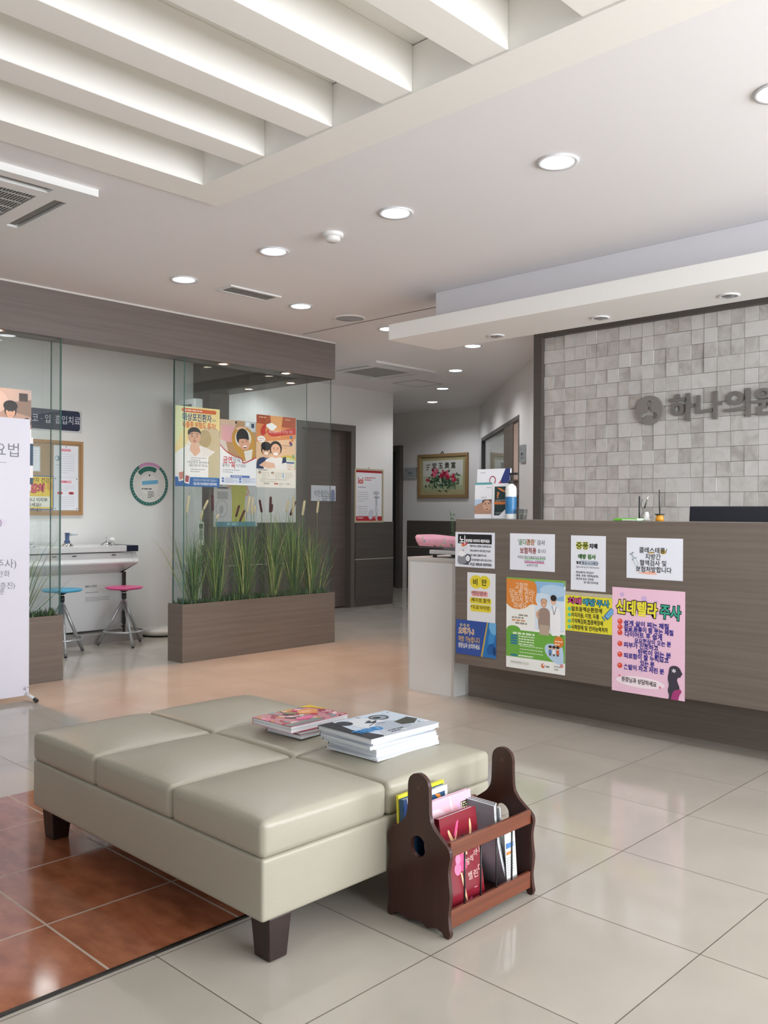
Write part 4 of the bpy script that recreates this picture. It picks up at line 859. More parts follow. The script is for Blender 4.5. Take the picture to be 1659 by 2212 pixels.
def magazine(cx, cy, z, lx, ly, th, rot, cover, label, group, draw=None, spine=None, wave=0):
    """lies flat: lx along x, ly along y; spine on the +y side"""
    c, q = math.cos(math.radians(rot)), math.sin(math.radians(rot))
    def F(x, y, zz): 
        return (cx+x*c-y*q, cy+x*q+y*c, zz+(wave*math.sin(x*38+cy*60)*(1-(y+ly/2)/ly) if wave else 0))
    t = thing('magazine', (cx, cy, z), label, 'magazine', group)
    def slab(x0, x1, y0, y1, z0, z1, mt, name):
        nx_ = 14; mb = MB()
        for k in range(nx_):
            xa, xb = x0+(x1-x0)*k/nx_, x0+(x1-x0)*(k+1)/nx_
            vs = [F(x, y, zz) for zz in (z0, z1) for y in (y0, y1) for x in (xa, xb)]
            fs = [(0, 2, 3, 1), (4, 5, 7, 6), (0, 1, 5, 4), (2, 6, 7, 3)]+([(0, 4, 6, 2)] if k == 0 else [])+([(1, 3, 7, 5)] if k == nx_-1 else [])
            mb.add(vs, fs, mt)
        o = weld(mb.build(name, t)); return o
    cv = .0009; CM = mat('cover_'+cover.lstrip('#'), cover, .25)
    slab(-lx/2+.002, lx/2-.002, -ly/2+.002, ly/2-.001, z+cv, z+th-cv, PAGES, 'pages')
    mb = MB()
    slab(-lx/2, lx/2, -ly/2, ly/2, z, z+cv, CM, 'back_cover')
    slab(-lx/2, lx/2, -ly/2, ly/2, z+th-cv, z+th, CM, 'front_cover')
    slab(-lx/2, lx/2, ly/2-.0008, ly/2, z+cv, z+th-cv, mat('cover_'+(spine or cover).lstrip('#'), spine or cover, .3), 'spine')
    if draw:
        s = Sheet(F(-lx/2, ly/2, z+th+.0002), Vector((c, q, 0)), Vector((q, -c, 0)), lx, ly, cover, rough=.25, thick=.0004); s.n = Vector((0, 0, 1)); draw(s); s.done('cover_print', None, None, parent=t)
    return z+th
def coverA(s):      # black and white fashion photo, blue title
    H_ = s.H; s.rect(0, 0, 100, H_, '#cfdcea', .3); s.poly([(0, 0), (20, 0), (12, H_*.5), (22, H_), (0, H_)], '#20262e', 1); s.poly([(30, H_*.75), (100, H_*.82), (100, H_), (18, H_)], '#c6cdd6', 1)
    s.ell(44, H_*.36, 20, H_*.30, '#dfe4ea', 2, 20); s.ell(58, H_*.66, 20, H_*.22, '#b4becb', 2, 10); s.ell(24, H_*.18, 9, H_*.12, '#30363f', 2.2); s.ell(70, H_*.24, 12, H_*.13, '#171a20', 2.4); s.ell(70, H_*.24, 9, H_*.10, '#98a2ae', 2.6); s.ell(67, H_*.24, 5, H_*.05, '#23272e', 2.8)
    s.poly([(68, H_*.55), (94, H_*.47), (97, H_*.64), (80, H_*.78), (66, H_*.72)], '#3c4238', 2.4); s.poly([(40, H_*.35), (52, H_*.28), (50, H_*.36), (60, H_*.33), (50, H_*.44)], '#2c3036', 3); s.stroke([(36, H_*.5), (50, H_*.42), (57, H_*.52)], 1.2, '#42474f', 3)
    R = random.Random(4)
    for i in range(14): x, y = R.uniform(50, 98), R.uniform(2, H_-4); s.ell(x, y, R.uniform(1.5, 4), R.uniform(1, 2.5), R.choice(['#a9cbe6', '#f0f4f8', '#7e8894']), 2.3, R.uniform(0, 90))
    s.text(5, H_*.55, 17, 'TREND', '#2a8fd6', bold=.05, l=5, fit=36); s.lines(36, H_*.83, 22, 2, 5, 2, '#3c4048', 4, seed=8)
def coverB(s):      # busy pink illustrated cover
    H_ = s.H; s.rect(0, 0, 100, H_, '#c98a93', .3); R = random.Random(12)
    for i in range(90):
        x, y = R.uniform(0, 100), R.uniform(0, H_); r = R.uniform(2.5, 8)
        s.ell(x, y, r, r*R.uniform(.3, .8), R.choice(['#d43f6a', '#e97f9f', '#b03246', '#f1cfd4', '#5a4a4e', '#d8a14a', '#8f9a9e', '#e8e0d8', '#a8405f', '#3f3a3e']), 1+i*.02, R.uniform(0, 180), n=10)
    s.ell(72, H_*.35, 17, H_*.17, '#e69a63', 3.5, -15); s.ell(69, H_*.34, 9, H_*.08, '#f0b98a', 3.7); s.poly([(78, 0), (100, 0), (100, H_*.5), (92, H_*.2)], '#e7c83f', 3.2); s.ell(44, H_*.68, 14, H_*.1, '#e572a0', 3.4)
    s.rect(0, H_*.82, 55, H_*.18, '#8c8f90', 2.9); s.poly([(40, H_*.22), (47, H_*.12), (56, H_*.3), (49, H_*.4)], '#8d8158', 3.6); s.lines(36, H_*.5, 20, 2, 6, 2.4, '#e8e6e0', 4, seed=2)
PR = 'magazines piled on the right of the ottoman'; z = .391
for lx, ly, th, dx, dy, rot, cov, sp, lb in (
    (.300, .232, .007, .010, -.006, 1, '#d7dbe2', '#202020', 'thin magazine at the very bottom of the larger pile'),
    (.292, .225, .017, .022, .002, -1, '#e7e9ee', '#3a2a26', 'thick white-edged magazine, second from the bottom of the larger pile'),
    (.300, .238, .010, .008, .004, 2, '#dfe3ea', '#4a4f5a', 'magazine third from the bottom of the larger pile'),
    (.302, .240, .012, -.002, .004, -2, '#c9d2dc', '#343a44', 'magazine fourth from the bottom of the larger pile'),
    (.300, .236, .009, .004, .010, 1, '#eceef2', '#6c7480', 'magazine just below the top one of the larger pile')):
    z = magazine(2.090+dx, 2.022+dy, z, lx, ly, th, rot, cov, lb, PR, spine=sp)+.0004
z = magazine(2.090, 2.026, z, .315, .250, .014, -1, '#cfd6de', 'top magazine of the larger pile with a black-and-white fashion photo and blue title', PR, draw=coverA, spine='#2a2e36')
z = .391; PL = 'magazines piled in the middle of the ottoman'
z = magazine(2.075, 2.36, z, .235, .175, .012, 3, '#b9bcc0', 'grey magazine at the bottom of the smaller pile', PL, spine='#8a1f2c')+.0004
z = magazine(2.082, 2.36, z, .230, .175, .010, -2, '#8f2a35', 'red-edged magazine in the middle of the smaller pile', PL, spine='#7a1f2c')+.0004
z = magazine(2.062, 2.385, z, .270, .205, .022, 1, '#d98a9c', 'top magazine of the smaller pile with a busy pink picture cover', PL, draw=coverB, spine='#b86a50', wave=0)

# ================================================================== WOODEN MAGAZINE RACK
rx0, rx1, ryc = 1.856, 2.262, 1.645
half = [(.0, .428), (.018, .424), (.033, .412), (.039, .395), (.0395, .36), (.041, .32), (.046, .30), (.060, .281), (.083, .264), (.105, .249), (.115, .237), (.1165, .22), (.112, .20), (.109, .18), (.112, .15), (.1165, .12), (.114, .09), (.110, .062), (.113, .035), (.118, .013), (.113, .0), (.100, .0), (.088, .012), (.072, .017), (.058, .015), (.045, .010), (.034, .006), (.022, .013), (.0, .020)]
prof = [(ryc-a, b) for a, b in half]+[(ryc+a, b) for a, b in reversed(half[1:-1])]
prof = [q for i, p in enumerate(prof) for q in ((tuple(.8*p[k]+.2*prof[i-1][k] for k in (0, 1)), tuple(.8*p[k]+.2*prof[(i+1) % len(prof)][k] for k in (0, 1))) if p[1] > .02 else (p,))]
hole = [(ryc+.027*math.cos(2*math.pi*i/28), .223+.030*math.sin(2*math.pi*i/28)) for i in range(28)]
t = thing('magazine_rack', ((rx0+rx1)/2, ryc, 0), 'dark mahogany wooden magazine rack with scalloped sides beside the ottoman', 'magazine rack')
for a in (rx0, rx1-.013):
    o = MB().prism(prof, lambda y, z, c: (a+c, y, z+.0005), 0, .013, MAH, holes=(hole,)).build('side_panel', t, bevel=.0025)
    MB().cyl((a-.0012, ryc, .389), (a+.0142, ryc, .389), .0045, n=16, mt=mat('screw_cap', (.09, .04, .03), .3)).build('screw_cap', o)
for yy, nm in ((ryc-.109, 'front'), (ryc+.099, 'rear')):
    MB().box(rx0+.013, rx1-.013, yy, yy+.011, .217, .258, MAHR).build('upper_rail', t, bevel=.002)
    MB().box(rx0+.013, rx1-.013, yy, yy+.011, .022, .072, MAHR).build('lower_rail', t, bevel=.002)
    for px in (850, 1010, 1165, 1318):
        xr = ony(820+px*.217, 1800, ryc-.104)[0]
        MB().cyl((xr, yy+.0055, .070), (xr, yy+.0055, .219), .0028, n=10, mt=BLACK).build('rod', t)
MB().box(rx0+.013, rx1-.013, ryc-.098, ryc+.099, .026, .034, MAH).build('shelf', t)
def book(x0, x1, yb, z0, h, th, lean, cover, label, draw=None, name='book', pages=True, soft=False, tilt=0):
    """stands on its lower edge facing -y; leans back (+y) by lean degrees"""
    w = x1-x0; L = math.radians(lean); up = Vector((math.sin(math.radians(tilt))*math.cos(L), math.sin(L), math.cos(L)*math.cos(math.radians(tilt)))).normalized(); rt = Vector((math.cos(math.radians(tilt)), 0, -math.sin(math.radians(tilt)))); nn = rt.cross(up)*-1
    nn = up.cross(rt)*-1 if (up.cross(rt)).y > 0 else up.cross(rt)
    O = Vector((x0, yb, z0)); F = lambda a, b, c: tuple(O+rt*a+up*b-nn*c)
    t = thing(name, (x0+w/2, yb, z0), label, 'book' if name == 'book' else 'magazine')
    CM = mat('cover_'+cover.lstrip('#'), cover, .22)
    MB().box(.003, w-.003, .003, h-.003, .0012, th-.0012, PAGES, fn=F).build('pages', t)
    MB().box(0, w, 0, h, 0, .0014, CM, fn=F).box(0, w, 0, h, th-.0014, th, CM, fn=F).box(0, .0014, 0, h, .0014, th-.0014, CM, fn=F).build('cover', t)
    if draw:
        s = Sheet(F(0, h, -.0002), rt, -up, w, h, cover, rough=.22, thick=.0003); s.n = nn; draw(s); s.done('cover_print', None, None, parent=t)
    return t
def b_blue(s):
    H_ = s.H; s.rect(0, 0, 100, 8, '#f2f2f0', 1); s.poly([(70, 8), (82, 10), (96, 40), (90, 42), (84, 22)], '#e08a3a', 2); s.rect(94, 0, 6, 60, '#f2f2f0', 1.5); s.rect(0, 0, 8, H_, '#28406a', 2); s.text(2, 60, 7, '이야기책', '#c8d0dc', rot=90)
def b_pink(s):
    H_ = s.H; s.poly([(0, 0), (100, 0), (100, 20), (0, 40)], '#e0b4d4', 1); s.poly([(0, 14), (60, 8), (100, 60), (100, H_), (0, H_)], '#ecb6c2', 1.2); s.ell(20, 30, 25, 18, '#eed0da', 1.5); s.poly([(52, 0), (55, 0), (63, 60), (60, 60)], '#f3d8e2', 1.7)
    s.rect(76, 13, 17, 24, '#efe6c2', 2); s.text(77.5, 13, 14, '民', '#1c1a18', bold=.02, l=3); s.rect(76, 13, 17, .8, '#5a5040', 3); s.rect(76, 13, .8, 24, '#5a5040', 3)
def b_red(s):
    H_ = s.H; SK = '#efbf98'; PK_ = '#e0588a'
    s.rect(0, 0, 100, H_, '#7e1e2c', .5)
    s.poly([(18, 24), (22, 22), (30, 38), (40, 52), (46, 62), (40, 62), (30, 50), (22, 38)], SK, 2); s.poly([(42, 26), (46, 24), (36, 48), (24, 66), (20, 64), (32, 46)], SK, 2.2); s.poly([(34, 34), (44, 14), (50, 12), (46, 24), (36, 40)], PK_, 2.5)
    s.poly([(78, 18), (82, 16), (83, 34), (78, 50), (72, 60), (68, 58), (76, 40)], SK, 2); s.ell(56, 54, 6, 10, SK, 2.2); s.poly([(50, 60), (62, 60), (64, 74), (50, 74)], SK, 2.3); s.ell(56, 42, 4, 3, '#3a1a16', 2.1)
    s.ell(44, 80, 14, 13, PK_, 3); s.ell(34, 92, 9, 10, '#ec7aa2', 3.2); s.ell(50, 90, 10, 9, '#d64a80', 3.1); s.ell(37, 76, 7, 8, '#f08cb0', 3.3)
    s.poly([(40, 100), (44, 100), (52, 150), (48, 151)], SK, 2.8); s.poly([(47, 149), (64, 145), (64, 148), (50, 154)], PK_, 3)
    for ch, x, y, z_ in (('발', 56, 80, 13), ('레', 68, 78, 12), ('리', 79, 72, 12), ('나', 88, 69, 12), ('벨', 58, 104, 15), ('린', 73, 104, 15), ('다', 87, 98, 14)): s.text(x, y, z_, ch, '#e6c6c0', l=3)
    s.lines(72, 132, 18, 1, 4, 1.6, '#c59aa0', 3)
def b_art(s):
    H_ = s.H; s.rect(0, 0, 100, H_, '#7a6a58', .5)
    for i in range(7): s.poly([(0, i*24), (100, i*24+18), (100, i*24+26), (0, i*24+8)], '#4f4338' if i % 2 else '#9a8a72', 1)
def b_news(s):
    s.rect(0, 0, 100, 34, '#6a6258', 1); s.rect(10, 66, 70, 12, '#4a7fc0', 2); s.rect(14, 88, 50, 8, '#d8803a', 2); s.lines(14, 102, 70, 8, 5, 2, '#8b8f94', 2); s.rect(50, 150, 40, 7, '#d8803a', 2)
# contents of the rack, back to front; y0 = lower edge, leaning back
zb = .0345
book(rx0+.020, rx0+.215, ryc+.055, zb, .300, .016, 3, '#2b5273', 'blue book with an orange curve standing at the back of the rack', b_blue, tilt=-1)
tq = book(rx0+.018, rx0+.222, ryc+.078, zb, .308, .008, 2, '#d8cf3c', 'bright yellow book standing behind the blue one in the rack', tilt=-1)
book(rx0+.060, rx0+.270, ryc-.010, zb, .288, .015, 8, '#e3b9cc', 'pink picture-cover book standing behind the red book in the rack', b_pink)
book(rx0+.050, rx0+.215, ryc-.074, zb, .264, .018, 9, '#7e1e2c', 'dark red ballerina picture book at the front of the rack', b_red)
for i, (dx, lean, h, th, cov, lb, dr) in enumerate(((.246, 9, .262, .010, '#8d9297', 'white-edged magazine right of the pink book in the rack', None), (.259, 9, .262, .008, '#33373b', 'grey magazine between the white one and the patterned one in the rack', None), (.271, 10, .262, .006, '#7a6a58', 'brown patterned magazine, rightmost in the rack', b_art))):
    # these stand sideways, fore-edges to the viewer, slumping right
    y0, y1 = ryc-.078+i*.006, ryc+.085
    t = thing('magazine', (rx0+dx, (y0+y1)/2, zb), lb, 'magazine')
    def F(a, b, c, dx=dx, y0=y0, h=h): 
        k = b/h; return (rx0+dx+.072*(1-k)**1.6+a, c, zb+b)
    mb = MB(); N = 8
    for k in range(N):
        b0, b1 = h*k/N, h*(k+1)/N
        vs = [F(a, b, c) for b in (b0, b1) for c in (y0, y1) for a in (.0008, th-.0008)]
        mb.add(vs, [(0, 2, 3, 1), (4, 5, 7, 6), (0, 1, 5, 4), (2, 6, 7, 3), (0, 4, 6, 2), (1, 3, 7, 5)], PAGES)
    mb.build('pages', t); mb = MB(); CM = mat('cover_'+cov.lstrip('#'), cov, .3)
    for k in range(N):
        b0, b1 = h*k/N, h*(k+1)/N
        for a0, a1 in ((0, .0008), (th-.0008, th)):
            vs = [F(a, b, c) for b in (b0, b1) for c in (y0-.001, y1) for a in (a0, a1)]
            mb.add(vs, [(0, 2, 3, 1), (4, 5, 7, 6), (0, 1, 5, 4), (2, 6, 7, 3), (0, 4, 6, 2), (1, 3, 7, 5)], CM)
    mb.build('cover', t)
s0_ = thing('newspaper', (rx0+.33, ryc, zb), 'printed newsletter slumped at the right end of the rack', 'newsletter')
y0 = ryc-.080; pts = []
mb = MB(); N = 8
for k in range(N):
    f = lambda q: Vector((rx0+.272+.085*(1-q)**1.5, 0, zb+.252*q))
    a, b = f(k/N), f((k+1)/N)
    for dx in (0, .0028):
        vs = [(a.x+dx, y0, a.z), (a.x+dx+.0015, y0, a.z), (b.x+dx+.0015, y0, b.z), (b.x+dx, y0, b.z), (a.x+dx, y0+.15, a.z), (a.x+dx+.0015, y0+.15, a.z), (b.x+dx+.0015, y0+.15, b.z), (b.x+dx, y0+.15, b.z)]
        mb.add(vs, [(0, 1, 2, 3), (4, 7, 6, 5), (0, 3, 7, 4), (1, 5, 6, 2), (0, 4, 5, 1), (3, 2, 6, 7)], PAGES)
mb.build('sheets', s0_)
s = Sheet((rx0+.290, y0-.004, zb+.17), Vector((1, 0, -.0)), Vector((.10, 0, -1)), .052, .17, '#dcdedc', thick=.001); s.rect(10, 60, 70, 30, '#4a7fc0', 2); s.rect(10, 110, 60, 18, '#d8803a', 2); s.lines(10, 145, 70, 8, 14, 5, '#9a9ea4', 2); s.rect(40, 280, 50, 18, '#d8803a', 2); s.done('printed_page', None, None, parent=s0_)

# ================================================================== PLANTERS WITH GLASS
def planter(x0, x1, y0, y1, h, label):
    t = thing('planter_box', ((x0+x1)/2, (y0+y1)/2, 0), label, 'planter', 'brown planter boxes under the header')
    MB().box(x0, x1, y0, y0+.018, 0, h, LAM).box(x0, x1, y1-.018, y1, 0, h, LAM).box(x0, x0+.018, y0+.018, y1-.018, 0, h, LAM).box(x1-.018, x1, y0+.018, y1-.018, 0, h, LAM).build('planter_box_wall', t)
    MB().box(x0+.018, x1-.018, y0+.018, y1-.018, h-.09, h-.03, mat('potting_base', (.03, .035, .02), .9)).build('soil', t)
    return t
PH = .444
planter(3.795, 5.375, 5.765, 5.965, PH, 'long brown laminate planter box in the middle, full of tall grass')
planter(UL+.5, 2.845, 5.765, 5.965, PH, 'brown laminate planter box partly hidden behind the white banner')
def pane(x0, x1, y0, y1, label):
    along = (x1-x0) > (y1-y0)
    sd = {4: GLASSE, 5: GLASSE, 0: GLASSE, 1: GLASSE} if along else {2: GLASSE, 3: GLASSE, 0: GLASSE, 1: GLASSE}
    o = MB().box(x0, x1, y0, y1, PH-.004 if False else PH-.02, HB-.001, GLASS, sides=sd).build('glass_pane'); return tagp(o, label, 'glass panel', 'glass screens standing in the planters')
gx0 = ony(397, 1200, 5.80)[0]; gx1 = ony(713, 1200, 5.80)[0]; gb1 = ony(660, 1200, 5.945)[0]
pane(gx0, gx1, 5.797, 5.805, 'front glass sheet of the middle planter screen')
pane(gx0, gb1, 5.935, 5.943, 'rear glass sheet of the middle planter screen holding three posters')
pane(gx0-.009, gx0-.001, 5.797, 5.943, 'narrow glass side sheet at the left end of the middle planter screen')
lx1 = ony(128, 1200, 5.80)[0]
pane(UL+.6, lx1, 5.797, 5.805, 'front glass sheet of the left planter screen')
pane(UL+.6, lx1, 5.935, 5.943, 'rear glass sheet of the left planter screen')
pane(lx1+.001, lx1+.009, 5.797, 5.943, 'narrow glass side sheet at the right end of the left planter screen')

# ---- plants
def gm(n, c): return mat(n, c, .55)
GR = [gm('blade_dark_green', (.045, .12, .035)), gm('blade_green', (.10, .21, .045)), gm('blade_yellow_green', (.30, .38, .09)), gm('blade_straw', (.50, .47, .20))]
def blade(mb, base, az, lean, L, droop, w, mt, R, n=9):
    p = Vector(base); d = Vector((math.cos(az)*math.sin(lean), math.sin(az)*math.sin(lean)*.55, math.cos(lean))); side = Vector((-math.sin(az), math.cos(az), 0))
    side = (side+Vector((R.uniform(-.6, .6), 0, 0))).normalized(); vs = []
    for i in range(n+1):
        q = i/n; ww = w*(1-q**2.2)*(.6+.4*min(1, q*4))+.0004
        vs += [p-side*ww/2, p+side*ww/2]
        p = p+d*L/n; d = (d+Vector((math.cos(az)*.35, math.sin(az)*.12, -1))*droop*(q**1.5)/n*3).normalized()
    # keep the foliage between the two glass sheets
    vs = [Vector((v.x, min(max(v.y, 5.812), 5.928) if v.x < gx1+.01 else v.y, v.z)) for v in vs]
    mb.add(vs, [(2*i, 2*i+1, 2*i+3, 2*i+2) for i in range(n)], mt, True)
def clump(x, y, label, h=.68, seed=0, nb=120, right=False, spread=.30):
    R = random.Random(seed); t = thing('tall_grass', (x, y, PH-.04), label, 'ornamental grass', 'clumps of artificial tall grass in the planters')
    mb = MB()
    for i in range(nb):
        az = R.uniform(0, 2*math.pi) if not right else R.uniform(-1.2, 1.2); L = h*R.uniform(.55, 1.15); kind = R.random()
        mt = GR[0] if kind < .35 else GR[1] if kind < .74 else GR[2] if kind < .93 else GR[3]
        blade(mb, (x+R.gauss(0, .013), y+R.gauss(0, .012), PH-.04), az, abs(R.gauss(.10, spread*.75)), L, abs(R.gauss(.30, .65))*(2.2 if kind > .70 else 1), R.uniform(.004, .0085), mt, R)
    mb.build('blades', t, fixn=False); return t
BX = [onx_ for onx_ in ()]
ZB_ = PH
def gpos(px, y=5.87): return ony(px, 1285, y)[0]
for i, (px, h, lb) in enumerate(((418, .60, 'leftmost clump of tall grass in the middle planter'), (465, .66, 'second clump of tall grass from the left in the middle planter'), (526, .68, 'third clump of tall grass from the left in the middle planter'), (590, .70, 'clump of tall grass in the middle planter under the orange poster'), (635, .74, 'tallest clump of grass in the middle planter, second from its right end'), (668, .58, 'rightmost clump of tall grass in the middle planter'))):
    clump(gpos(px), 5.87, lb, h, seed=20+i, nb=150)
tq = clump(gpos(690), 5.87, 'sparse arching grass spilling past the right end of the middle planter glass', .60, 40, 14, right=True, spread=.9)
clump(ony(62, 1330, 5.87)[0]-.05, 5.87, 'clump of tall arching grass in the left planter behind the banner', .74, 50, 60, spread=.5)
# cattails
CRM = mat('cream_cattail', (.62, .54, .34), .8, bump=.3, bscale=300); MRN = mat('maroon_cattail', (.075, .012, .014), .8, bump=.3, bscale=300); STM = gm('cattail_stem', (.20, .22, .07))
cat_ = [('c', (210, 1015), (192, 1130), 'leftmost cream cattail spike in the middle planter'), ('c', (335, 1045), (306, 1108), 'cream cattail bent to the right over the leftmost clump'), ('c', (303, 1112), (285, 1172), 'cream cattail just under the bent one'),
 ('c', (405, 1140), (390, 1170), 'short cream cattail low among the second clump'), ('c', (612, 1020), (592, 1130), 'tallest cream cattail of the central pair'), ('c', (632, 1025), (622, 1140), 'cream cattail right beside the tallest one in the centre'), ('c', (649, 1080), (640, 1132), 'short cream cattail right of the central pair'),
 ('c', (870, 1050), (855, 1124), 'cream cattail left of the slanting maroon one'), ('c', (905, 1025), (898, 1132), 'tall cream cattail behind the slanting maroon one'), ('c', (977, 1048), (962, 1146), 'cream cattail in front of the bright glass edge'), ('c', (1068, 1052), (1059, 1130), 'rightmost cream cattail, in front of the door sign'),
 ('m', (365, 1010), (367, 1117), 'upright maroon cattail left of the standing poster'), ('m', (543, 1080), (522, 1156), 'slanting maroon cattail under the middle poster'), ('m', (579, 1112), (546, 1188), 'lowest slanting maroon cattail in the centre'), ('m', (678, 1042), (692, 1127), 'maroon cattail leaning left beside the central cream ones'),
 ('m', (752, 1022), (748, 1127), 'tall upright maroon cattail under the orange poster'), ('m', (762, 1072), (757, 1122), 'small maroon cattail behind the tall upright one'), ('m', (915, 1055), (882, 1147), 'slanting maroon cattail at the right of the planter')]
for i, (kd, a, b, lb) in enumerate(cat_):
    y = 5.83+(i % 4)*.02
    pa = ony(340+a[0]/3.0714, 740+a[1]/3.0714, y); pb = ony(340+b[0]/3.0714, 740+b[1]/3.0714, y)
    A = Vector((pa[0], y, pa[1])); B = Vector((pb[0], y, pb[1])); d = (A-B).normalized(); r = .0105 if (A-B).length > .12 else .009
    foot = Vector((B.x-(A.x-B.x)*1.1+random.Random(i).uniform(-.03, .03), y, PH-.04))
    t = thing('cattail', foot, lb, 'cattail', 'artificial cattails in the middle planter')
    MB().tube([foot, foot.lerp(B, .5)+Vector((.01, 0, 0)), B+d*.004], .0022, 6, GR[1]).tube([A-d*.004, A+d*.03], .0010, 5, STM).build('stem', t)
    MB().tube([B, B+d*.006, B.lerp(A, .5), A-d*.006, A], [r*.55, r, r*1.04, r, r*.5], 12, CRM if kd == 'c' else MRN).build('spike', t)
# moss
def moss(x0, x1, label):
    R = random.Random(int(x1*10)); mb = MB(); mts = [gm('moss_dark', (.02, .065, .02)), gm('moss_green', (.05, .13, .03)), gm('moss_pale', (.20, .27, .10))]
    for i in range(int((x1-x0)*900)):
        x, y = R.uniform(x0, x1), R.uniform(5.815, 5.925); h = R.uniform(.03, .07)+.015*math.sin(x*9); a = R.uniform(0, 6.28); k = R.random()
        mt = mts[0] if k < .45 else mts[1] if k < .9 else mts[2]; b = Vector((x, y, PH-.035)); tip = b+Vector((math.cos(a)*.02, math.sin(a)*.008, h+.02)); s_ = Vector((-math.sin(a), math.cos(a), 0))*.006; mid = b.lerp(tip, .5)
        mb.add([b, mid-s_, tip, mid+s_], [(0, 1, 2, 3)], mt)
    o = mb.build('moss', fixn=False); tagp(o, label, 'moss', None, 'stuff')
moss(3.83, 5.34, 'low green artificial moss covering the middle planter'); moss(1.2, 2.82, 'green artificial moss and short grass filling the left planter')

# ================================================================== POSTERS ON THE GLASS
PY = 5.9335
def gp(tl, tr, bl, col, draw, label, dy=0, design=None):
    s = sheet_y(PY-dy, tl, tr, bl, col, rough=.3, design=design); draw(s); s.done('poster', label, 'poster', 'posters taped to the planter glass')
def q1(s):
    H_ = s.H; s.poly([(0, 0), (100, 0), (100, H_*.35), (0, H_*.6)], '#f2dc9c', 1); s.poly([(0, 0), (40, 0), (0, H_*.5)], '#e3e6b4', 1.2); s.ell(70, H_*.55, 50, 40, '#f3ead8', 1.3); s.ell(80, H_*.45, 30, 40, '#cfc1a0', 1.35)
    s.rrect(14, 4, 78, 9, 4, '#dd6a3a', 2); s.lines(20, 7, 66, 1, 3, 3, '#f6d7c6', 3); s.text(15, 15, 19, '대상포진환자', '#2d4f7e', bold=.02, fit=66); s.text(82, 24, 7, '에서', '#5a7a98', fit=9)
    s.text(15, 34, 15, '뇌졸중 위험도 증가?', '#d8602c', bold=.02, fit=76)
    s.ell(46, 132, 55, 46, '#f4f0ee', 3); s.poly([(2, 118), (20, 92), (38, 88), (40, 112), (14, 122)], '#f3efec', 3.2); s.poly([(58, 88), (88, 98), (92, 108), (70, 122), (60, 110)], '#efeae6', 3.2); s.ell(66, 70, 15, 20, '#b9a67e', 2.5)
    s.poly([(34, 84), (52, 84), (56, 100), (44, 112), (32, 98)], '#e6b79c', 3.6); s.ell(42, 66, 14, 18, '#dfae92', 4); s.poly([(28, 66), (27, 54), (34, 47), (46, 45), (56, 52), (57, 62), (52, 56), (38, 56), (32, 60)], '#3c3a3a', 4.4); s.stroke([(33, 62), (40, 60)], 1.4, '#3a2a22', 4.5); s.stroke([(45, 60), (52, 61)], 1.4, '#3a2a22', 4.5); s.ell(37, 66, 2, .9, '#332622', 4.6); s.ell(48, 66, 2, .9, '#332622', 4.6); s.poly([(42, 67), (45, 73), (40, 73)], '#c68f74', 4.6); s.ell(43, 77, 4, 1.2, '#a85f52', 4.6)
    s.rect(28, 112, 46, H_, '#f7f5f4', 3.4); s.poly([(74, 112), (100, 90), (100, H_), (70, H_)], '#cdc3a2', 3.3); s.lines(34, 114, 36, 2, 5, 1.6, '#9a9aa2', 5); s.text(51, 122, 6.4, '대상포진 환자에서', '#30344a', al='C', l=5); s.text(51, 129, 6.4, '뇌졸중 위험도 증가 경향 보임', '#30344a', al='C', l=5, fit=42); s.lines(34, 140, 34, 2, 5, 1.6, '#9a9aa2', 5)
    s.rect(0, H_*.885, 100, H_*.115, '#2e66aa', 4.8); s.rect(0, H_*.88, 100, 2, '#3f86c4', 4.9); s.poly([(6, H_*.82), (20, H_*.80), (22, H_*.92), (8, H_*.94)], '#f2ece6', 5.2); s.poly([(8, H_*.83), (18, H_*.815), (20, H_*.9), (10, H_*.92)], '#c47f74', 5.4); s.poly([(21, H_*.84), (33, H_*.86), (31, H_*.97), (19, H_*.95)], '#f2ece6', 5.3); s.poly([(23, H_*.86), (31, H_*.87), (29.5, H_*.95), (21.5, H_*.94)], '#a4485a', 5.5)
    s.text(40, H_*.90, 6.5, '대상포진은 조기치료와 예방이 중요합니다', '#e8eef6', l=6, fit=54); s.text(40, H_*.945, 7, '지금 바로 의사선생님과 상담하세요!', '#ffffff', l=6, bold=.02, fit=54)
